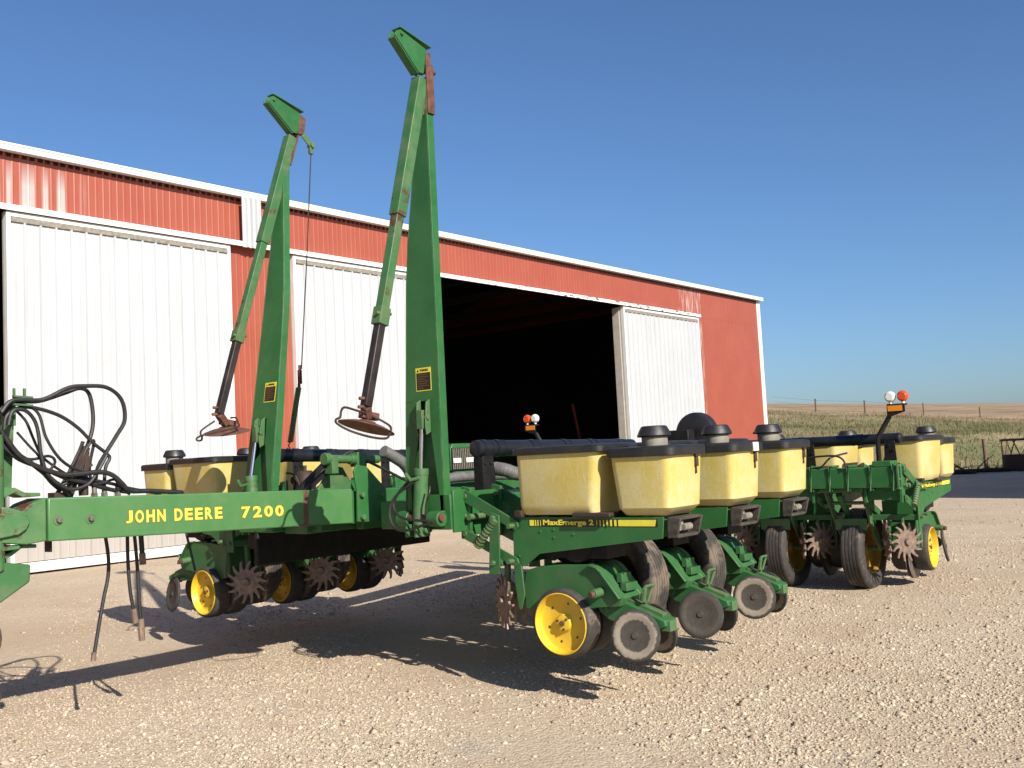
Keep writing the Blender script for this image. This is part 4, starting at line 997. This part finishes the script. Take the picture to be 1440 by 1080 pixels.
head(mR, [(4.895, 4.402), (4.914, 4.434), (4.952, 4.456), (5.222, 4.372), (5.195, 4.22), (5.18, 4.195), (5.138, 4.195)], ((4.944, 4.464), (5.255, 4.388)), ((4.893, 4.396), (5.133, 4.192)), 6.30, .032)
m = MB().prism([(4.622, 4.11), (4.662, 4.12), (4.662, 4.02), (4.64, 3.98), (4.605, 3.98)], 'y', 4.268, 4.345)
m.build('hinge_strap', M['rust'], mL, bevel=.004)
m = MB().box((4.60, 4.252, 3.70), (4.664, 4.268, 4.03)).cyl((4.655, 4.26, 3.99), (4.685, 4.26, 3.98), .014, 8)
m.build('hinge_strap', M['rust'], mL, bevel=.004)
m = MB().prism([(5.215, 4.365), (5.275, 4.335), (5.25, 4.20), (5.19, 4.195)], 'y', 6.262, 6.345)
m.build('hinge_strap', M['rust'], mR, bevel=.004)
# warning decals
def warn(mast, X, y0, z0, sgn):
    x = X(z0)-.0015; lean = (X(2.)-X(1.9))*10
    def rect(ya, yb, za, zb_, t): 
        return MB().add([(X(za)-t, ya, za), (X(za)-t, yb, za), (X(zb_)-t, yb, zb_), (X(zb_)-t, ya, zb_), (X(za)+.002, ya, za), (X(za)+.002, yb, za), (X(zb_)+.002, yb, zb_), (X(zb_)+.002, ya, zb_)], [(0,1,2,3),(4,5,6,7),(0,1,5,4),(1,2,6,5),(2,3,7,6),(3,0,4,7)])
    wd = rect(y0, y0+.135, z0, z0+.15, .0012).build('warning_decal', M['decalyellow'], mast)
    rect(y0+.006, y0+.129, z0+.006, z0+.118, .0018).build('decal_panel', M['decalblack'], mast)
    text('lettering', 'WARNING', M['decalblack'], mast, Vector((X(z0+.125)-.0014, y0+.098, z0+.126)), Vector((0, -1, 0)), Vector((0, 0, 1)), Vector((-1, 0, 0)), .075, .016, .0006, .03)
    t3 = MB().add([(X(z0+.125)-.0018, y0+.125, z0+.124), (X(z0+.125)-.0018, y0+.106, z0+.124), (X(z0+.145)-.0018, y0+.1155, z0+.144)], [(0, 1, 2)])
    t3.build('warning_triangle', M['decalblack'], mast)
    mm = MB()
    for k, L in enumerate((.09, .10, .07, .10, .085, .10, .05)):
        z = z0+.105-k*.0145; mm.add([(X(z)-.0024, y0+.12, z), (X(z)-.0024, y0+.12-L, z), (X(z)-.0024, y0+.12-L, z+.003), (X(z)-.0024, y0+.12, z+.003)], [(0, 1, 2, 3)])
    mm.build('decal_lines', M['letteredge'], mast)
warn(mL, XL, 4.335, 1.905, 1); warn(mR, XR, 6.075, 1.965, -1)
# spring cable on the far marker
m = MB().bar((5.20, 6.22, 4.18), (5.29, 6.22, 4.10), .012, .05).cyl((5.285, 6.19, 4.10), (5.285, 6.25, 4.10), .022, 10).box((5.26, 6.205, 4.03), (5.295, 6.235, 4.09))
m.build('cable_bracket', M['green_dusty'], mR, bevel=.003)
MB().tube([(5.278, 6.22, 4.04), (5.20, 6.22, 3.2), (5.10, 6.22, 2.24)], .005, 6).build('cable', M['blackrust'], mR)
m = MB().box((5.085, 6.21, 2.12), (5.095, 6.23, 2.23)).box((5.065, 6.21, 2.12), (5.072, 6.23, 2.23)).cyl((5.082, 6.22, 2.23), (5.082, 6.22, 2.27), .012, 8).cyl((5.07, 6.22, 2.08), (5.07, 6.22, 2.12), .012, 8)
m.build('turnbuckle', M['rust'], mR)
sp0, sp1 = Vector((5.065, 6.22, 2.09)), Vector((4.965, 6.22, 1.66))
hel = []; dd = (sp1-sp0).normalized(); a_ = Vector((0, 1, 0)); b_ = dd.cross(a_)
for k in range(34*8+1):
    t_ = k/(34*8); an_ = 2*PI*k/8; hel.append(sp0.lerp(sp1, t_)+(a_*math.cos(an_)+b_*math.sin(an_))*.018)
m = MB().tube(hel, .0062, 5).cyl(sp0, sp1, .0145, 10).tube([sp1, sp1+Vector((-.02, 0, -.03)), sp1+Vector((0, 0, -.06)), sp1+Vector((-.04, 0, -.05))], .006, 6)
m.build('return_spring', M['green_dusty'], mR)

# --- vacuum pipes, brackets, fan
def pipe(p, q, r, joints):
    p, q = Vector(p), Vector(q); d = (q-p).normalized()
    m = MB().tube([p, q], r, 24); L = (q-p).length
    for j in joints: m.tube([p+d*j, p+d*(j+.05)], r*1.09, 24); m.tube([p+d*(j+.08), p+d*(j+.10)], r*1.05, 24)
    m.lathe([(0, 0)], 'x') if False else None
    m.tube([p-d*.035, p-d*.025, p], [r*.75, r*1.02, r*1.04], 24)
    return part(m, 'vacuum_pipe', 'blackpipe')
pipe((5.10, 4.40, 1.522), (7.05, 4.40, 1.498), .056, (.02, .16, .55, .95, 1.3, 1.7))
pipe((4.95, 6.30, 1.558), (6.45, 6.30, 1.51), .052, (.1, .45, .8, 1.1, 1.3))
pipe((8.85, 2.80, 1.448), (8.85, 6.7, 1.46), .048, (.3, .85, 1.5, 2.1, 2.9))
for x in (5.13, 6.35):
    m = MB().prism([(x-.05, 1.20), (x+.09, 1.20), (x+.06, 1.47), (x-.05, 1.47)], 'y', 4.345, 4.353).box((x-.05, 4.353, 1.2), (x-.042, 4.43, 1.46)).cyl((x-.03, 4.335, 1.42), (x-.03, 4.345, 1.42), .01, 8).cyl((x+.03, 4.335, 1.42), (x+.03, 4.345, 1.42), .01, 8)
    part(m, 'pipe_bracket', 'blackpaint', bevel=.002)
for x in (5.05, 6.0):
    m = MB().box((x-.05, 6.24, 1.20), (x+.05, 6.248, 1.50)).cyl((x-.025, 6.228, 1.47), (x-.025, 6.24, 1.47), .01, 8).cyl((x+.025, 6.228, 1.47), (x+.025, 6.24, 1.47), .01, 8)
    part(m, 'pipe_bracket', 'blackpaint', bevel=.002)
for y in (2.83, 3.55, 4.3):
    m = MB().prism([(y-.06, 1.225), (y+.07, 1.225), (y+.045, 1.30), (y+.04, 1.43), (y-.05, 1.43)], 'x', 8.70, 8.708).cyl((8.69, y, 1.39), (8.70, y, 1.39), .01, 8).cyl((8.69, y-.035, 1.35), (8.70, y-.035, 1.35), .01, 8)
    part(m, 'pipe_bracket', 'blackpaint', bevel=.002)
def ribhose(pts, r):
    P = spline(pts, 14); rs = [r*(1+.07*(i % 2)) for i in range(len(P))]
    return part(MB().tube(P, rs, 16), 'air_hose', 'greyhose')
ribhose([(5.56, 5.8, 1.555), (5.68, 5.8, 1.50), (5.80, 5.8, 1.43), (5.9, 5.8, 1.3)], .046)
ribhose([(5.62, 5.25, 1.30), (5.75, 5.2, 1.32), (6.15, 5.15, 1.315), (6.5, 5.0, 1.29)], .036)
ribhose([(5.27, 4.40, 1.38), (5.28, 4.31, 1.365), (5.38, 4.28, 1.335), (5.6, 4.2, 1.33)], .045)
fx, fy, fz = 8.05, 4.33, 1.575
fan = MB().lathe([(.0001, -.03), (.05, -.035), (.17, -.035), (.195, -.02), (.20, .0), (.20, .06), (.17, .085), (.0001, .085)], 'x', (fx, fy, fz), 48)
fo = part(fan, 'fan_housing', 'blackplastic', rot=None)
MB().box((fx-.18, fy-.02, 1.43), (fx-.06, fy+.20, 1.62)).build('fan_motor', M['blackpaint'], fo, bevel=.01)
MB().bar((fx-.05, fy, 1.45), (fx-.05, fy, 1.22), .10, .03).build('fan_bracket', M['blackpaint'], fo)
# --- warning lamps on cranked posts
def lamp(y, s, up=0.):
    x = 8.62
    m = MB().tube([(x+.02, y+s*.14, 1.22), (x+.02, y+s*.135, 1.46+up), (x+.02, y+s*.02, 1.64+up)], .021, 10)
    m.prism([(y+s*.035, 1.625), (y-s*.12, 1.672), (y-s*.12, 1.735), (y+s*.03, 1.745)] if s > 0 else [(y+s*.035, 1.625), (y+s*.03, 1.745), (y-s*.12, 1.735), (y-s*.12, 1.672)], 'x', x-.006, x+.002)
    m.box((x+.002, min(y-s*.12, y+s*.03), 1.728), (x+.07, max(y-s*.12, y+s*.03), 1.742))
    m.v = m.v[:30]+[(a_, b_, c_+up) for a_, b_, c_ in m.v[30:]]
    lp = part(m, 'lamp_post', 'blackpaint', bevel=.002)
    a, b = sorted((y+s*.022, y-s*.098))
    MB().box((x-.012, a, 1.680+up), (x-.0065, b, 1.728+up)).build('reflector', M['reflector'], lp)
    for dy, mt in ((-.0, 'whitelens'), (-.105, 'amber')):
        cy = y+s*(dy+.006)
        q_ = MB().lathe([(.0001, -.03), (.03, -.03), (.043, -.02), (.0475, -.005), (.0475, .005), (.043, .02), (.03, .03), (.0001, .03)], 'x', (x+.03, cy, 1.805+up), 28)
        l_ = q_.build('signal_lamp', M[mt], lp); MB().cyl((x+.03, cy, 1.742+up), (x+.03, cy, 1.762+up), .014, 10).build('lamp_stem', M['tag'], l_)
lamp(2.765, 1); lamp(6.62, -1, .06)
# --- hydraulic hoses
HOSES = [
 (.010, [(2.32,5.33,1.70),(2.36,5.34,1.83),(2.47,5.34,1.865),(2.56,5.33,1.82),(2.60,5.32,1.68),(2.68,5.32,1.56),(2.79,5.33,1.50),(2.86,5.33,1.53)]),
 (.009, [(2.40,5.33,1.60),(2.52,5.33,1.57),(2.62,5.34,1.585),(2.66,5.35,1.55),(2.62,5.36,1.47),(2.70,5.37,1.39)]),
 (.010, [(2.80,5.35,1.36),(2.79,5.34,1.50),(2.83,5.33,1.62),(2.88,5.34,1.66),(2.86,5.36,1.50),(2.90,5.37,1.36)]),
 (.009, [(2.76,5.30,1.44),(2.88,5.30,1.42),(2.98,5.31,1.44),(3.02,5.33,1.40),(3.10,5.36,1.35)]),
 (.011, [(2.66,5.31,1.42),(2.78,5.30,1.45),(2.95,5.31,1.42),(3.08,5.33,1.385),(3.3,5.36,1.34)]),
 (.0135, [(2.356,5.300,1.819),(2.400,5.300,1.875),(2.459,5.300,1.887),(2.573,5.300,1.889),(2.712,5.300,1.954),(2.805,5.300,1.968),(2.940,5.300,1.963),(3.034,5.310,1.895),(3.057,5.320,1.780),(3.011,5.330,1.691),(2.940,5.330,1.587),(2.888,5.330,1.493),(2.868,5.330,1.345)]),
 (.0135, [(2.382,5.360,1.808),(2.450,5.360,1.876),(2.583,5.360,1.886),(2.722,5.360,1.931),(2.816,5.360,1.961),(2.870,5.360,1.922),(2.888,5.360,1.784),(2.865,5.360,1.672),(2.804,5.360,1.546),(2.770,5.360,1.476),(2.744,5.360,1.345)]),
 (.012, [(2.383,5.330,1.731),(2.398,5.330,1.806),(2.473,5.330,1.848),(2.567,5.330,1.841),(2.684,5.330,1.802),(2.784,5.330,1.735),(2.865,5.330,1.654),(2.948,5.330,1.588),(2.965,5.330,1.559),(2.938,5.330,1.500),(2.927,5.330,1.345)]),
 (.012, [(2.378,5.270,1.750),(2.400,5.270,1.824),(2.463,5.270,1.828),(2.511,5.270,1.779),(2.533,5.270,1.703),(2.546,5.270,1.589),(2.583,5.270,1.482),(2.667,5.270,1.413),(2.726,5.270,1.398),(2.808,5.270,1.425),(2.863,5.270,1.493),(2.915,5.270,1.578)]),
 (.016, [(2.351,5.260,1.698),(2.419,5.260,1.600),(2.510,5.260,1.534),(2.644,5.260,1.483),(2.723,5.260,1.479),(2.866,5.260,1.485),(2.941,5.260,1.465),(3.000,5.260,1.414),(3.051,5.270,1.371),(3.189,5.280,1.362),(3.404,5.290,1.340)]),
 (.016, [(2.359,5.310,1.726),(2.409,5.310,1.625),(2.515,5.310,1.547),(2.629,5.310,1.450),(2.719,5.310,1.370)]),
 (.008, [(2.453,5.340,1.716),(2.512,5.340,1.647),(2.572,5.340,1.576),(2.594,5.340,1.483),(2.686,5.340,1.401),(2.742,5.340,1.373)]),
 (.009, [(2.458,5.380,1.844),(2.518,5.380,1.779),(2.555,5.380,1.690),(2.599,5.380,1.592),(2.665,5.380,1.532),(2.744,5.380,1.478)]),
 (.014, [(2.30,5.30,1.72),(2.42,5.29,1.585),(2.56,5.285,1.52),(2.70,5.285,1.455),(2.80,5.29,1.43),(2.90,5.31,1.40),(3.02,5.33,1.37)]),
 (.012, [(2.66,5.36,1.36),(2.72,5.34,1.47),(2.78,5.32,1.60),(2.80,5.31,1.66)]),
 (.013, [(2.72,5.33,1.37),(2.76,5.31,1.47),(2.84,5.31,1.44),(2.95,5.33,1.39),(3.10,5.36,1.36)]),
 (.010, [(2.86,5.40,1.36),(2.83,5.39,1.50),(2.87,5.39,1.60),(2.83,5.39,1.62)]),
 (.0125, [(3.059,5.580,1.16),(3.083,5.580,0.999),(3.080,5.580,0.874),(3.051,5.580,0.754),(3.017,5.580,0.595),(2.985,5.580,0.435)]),
 (.0125, [(3.208,5.580,1.15),(3.208,5.580,0.943),(3.218,5.580,0.773),(3.236,5.580,0.66)]),
 (.0125, [(3.261,5.600,1.15),(3.279,5.600,0.913),(3.288,5.600,0.677),(3.294,5.600,0.58)]),
 (.018, [(3.329,5.640,1.14),(3.338,5.640,0.97)]),
 (.010, [(3.804,5.900,1.10),(3.844,5.900,0.934),(3.875,5.900,0.80)]),
 (.0105, [(4.520,4.430,1.380),(4.510,4.490,1.331),(4.50,4.577,1.257),(4.49,4.611,1.198),(4.48,4.590,1.147),(4.47,4.538,1.113),(4.46,4.457,1.095),(4.46,4.286,1.084)]),
 (.0105, [(4.500,4.429,1.324),(4.48,4.551,1.260),(4.46,4.602,1.193),(4.45,4.607,1.109),(4.45,4.564,1.042),(4.45,4.470,1.026),(4.45,4.354,1.051),(4.46,4.239,1.080)]),
 (.008, [(4.520,4.312,1.295),(4.500,4.301,1.254),(4.500,4.330,1.189),(4.510,4.352,1.107)]),
 (.010, [(4.511,5.500,1.297),(4.612,5.500,1.375),(4.734,5.46,1.474),(4.849,5.43,1.545),(4.926,5.42,1.55),(5.0,5.42,1.52)]),
 (.012, [(4.942,5.330,1.478),(5.077,5.300,1.413),(5.296,5.300,1.322),(5.5,5.3,1.27)]),
 (.008, [(4.818,6.100,1.419),(4.846,6.060,1.410),(4.868,6.04,1.379),(4.890,6.02,1.29)]),
 (.010, [(8.550,3.490,1.221),(8.50,3.369,1.228),(8.50,3.293,1.295),(8.550,3.267,1.317),(8.70,3.2,1.34)]),
 (.010, [(8.55,3.50,1.31),(8.500,3.379,1.322),(8.480,3.225,1.321),(8.480,3.158,1.285),(8.480,3.134,1.215)]),
 (.010, [(6.35,4.30,1.22),(6.2,4.2,1.30),(6.0,4.22,1.24),(5.7,4.23,1.23),(5.3,4.24,1.24)]),
]
for r_, pts in HOSES: part(MB().tube(spline(pts, 6), r_*.86, 8), 'hydraulic_hose', 'hose')
for a_, b_, r_ in (((2.985, 5.58, .45), (2.98, 5.58, .40), .015), ((3.236, 5.58, .66), (3.25, 5.58, .575), .018), ((3.294, 5.60, .59), (3.30, 5.60, .46), .019), ((3.338, 5.64, .98), (3.34, 5.64, .91), .02)):
    part(MB().cyl(a_, b_, r_, 10), 'hose_fitting', 'wornsteel')
for x, y, z in ((2.86, 5.31, 1.345), (2.93, 5.33, 1.345), (3.01, 5.33, 1.342), (2.74, 5.36, 1.35)):
    part(MB().cyl((x, y, z), (x, y, z+.06), .014, 8).cyl((x, y, z), (x, y, z+.025), .02, 6), 'hose_fitting', 'steel')
m = MB().bar((2.72, 5.34, 1.35), (2.83, 5.34, 1.63), .03, .045).bar((2.80, 5.33, 1.38), (2.84, 5.33, 1.58), .02, .03).box((2.64, 5.32, 1.35), (2.70, 5.40, 1.385)).cyl((2.80, 5.30, 1.36), (2.80, 5.30, 1.42), .02, 8)
part(m, 'hose_holder', 'blackrust', bevel=.003)
m = MB().bar((2.435, 5.33, 1.75), (2.435, 5.33, 1.95), .012, .012).bar((2.49, 5.33, 1.84), (2.49, 5.33, 1.95), .012, .012).bar((2.42, 5.31, 1.905), (2.52, 5.31, 1.90), .03, .01).bar((2.42, 5.31, 1.862), (2.52, 5.31, 1.857), .03, .01).prism([(2.36, 1.40), (2.43, 1.40), (2.45, 1.86), (2.40, 1.86)], 'y', 5.36, 5.40)
part(m, 'hose_stand', 'green_worn')

# ------------------------------------------------------------------ fence, feeder and shed at the edge of the yard
fe = empty('fence', (71, 23, float(hill_z(np.array(71.), np.array(23.))))); tag(fe, 'wire fence on thin posts along the top of the grassy bank', 'fence')
FP = [(66.2, 29.3), (68.0, 27.0), (70.2, 24.3), (72.8, 21.1), (75.3, 18.0), (77.6, 15.2)]
pts = []
base = Vector(fe.location)
for i, (x, y) in enumerate(FP):
    z = float(hill_z(np.array(x), np.array(y))); pts.append(Vector((x, y, z)))
    if i in (0, 5): continue
    wdt = .10 if i < 3 else .055
    MB().bar((x, y, z-.3), (x+.03*(i % 2), y, z+1.25), wdt, wdt).build('post', M['wood' if i < 3 else 'blackrust'], fe, loc=-base, bevel=.01)
m = MB()
for h_ in (.45, .8, 1.15): m.tube([p+Vector((0, 0, h_-.03*(i % 2))) for i, p in enumerate(pts)], .008, 5)
m.build('wire', M['steel'], fe, loc=-base)
x, y = 36.0, 8.55
z = float(hill_z(np.array(x), np.array(y)))
m = MB().tube([(x, y, z-.3), (x+.02, y, z+.6), (x+.05, y+.02, z+1.12)], [.07, .065, .06], 10).tube([(x, y, z+.45), (x+.2, y-.25, z+.52)], [.025, .015], 6)
tag(m.build('fence_post', M['wood']), 'short weathered wooden post standing alone at the foot of the bank', 'post')
# dead branches at the foot of the bank
m = MB()
for k in range(22):
    a0 = rng.uniform(0, 2*PI); L = rng.uniform(.4, 1.2); c0 = Vector((35.3+rng.normal(0, .35), 9.5+rng.normal(0, .7), .2))
    d_ = Vector((math.cos(a0), math.sin(a0), rng.uniform(0, .6)))*L
    m.tube([c0, c0+d_*.5+Vector((0, 0, .05)), c0+d_], [.025, .018, .006], 6)
tag(m.build('brush_pile', M['darkwood_shade']), 'low heap of dead branches at the foot of the bank', 'brush')
m = MB().tube([(34.4, 10.6, .22), (34.9, 8.6, .22)], .09, 10).tube([(34.9, 9.3, .24), (35.6, 7.7, .24)], .07, 10)
tag(m.build('fallen_pole', M['darkwood_shade']), 'dark poles lying on the ground beside the bale feeder', 'pole')
# round bale feeder
bf = empty('bale_feeder', (36.7, 7.0, .15)); tag(bf, 'rusty round bale feeder with a solid skirt and slanted bars', 'feeder')
Rf = 1.15
m = MB().lathe([(Rf, .02), (Rf+.02, .02), (Rf+.02, .52), (Rf, .52), (Rf, .02)], 'z', (0, 0, 0), 48); m.build('skirt', M['blackrust'], bf)
m = MB()
for z_ in (1.05,): m.tube([(Rf*math.cos(t_), Rf*math.sin(t_), z_) for t_ in np.linspace(0, 2*PI, 41)], .035, 8, False)
m.tube([(Rf*math.cos(t_), Rf*math.sin(t_), .54) for t_ in np.linspace(0, 2*PI, 41)], .025, 8, False)
m.build('top_ring', M['blackrust'], bf)
for k in range(18):
    t0, t1 = 2*PI*k/18, 2*PI*(k+(.62 if k % 2 else -.62))/18
    MB().tube([(Rf*math.cos(t0), Rf*math.sin(t0), .53), (Rf*math.cos(t1), Rf*math.sin(t1), 1.04)], .02, 6).build('bar', M['rust'], bf)
# machine shed beside the yard (out of the picture); its shadow lies across the far side of the gravel
sh = empty('machine_shed', (25.6, -6.0, .15)); tag(sh, 'tall tan machine shed across the yard from the barn', 'shed')
MB().box((-6.2, -5, -.1), (6.2, 5, 7.0)).build('wall', M['greyplastic'], sh)
MB().prism([(-5.3, 7.0), (5.3, 7.0), (0, 8.4)], 'x', -6.4, 6.4).build('roof', M['steel'], sh)
MB().box((-6.23, -2, 0), (-6.205, 2, 4.2)).build('door', M['white'], sh)
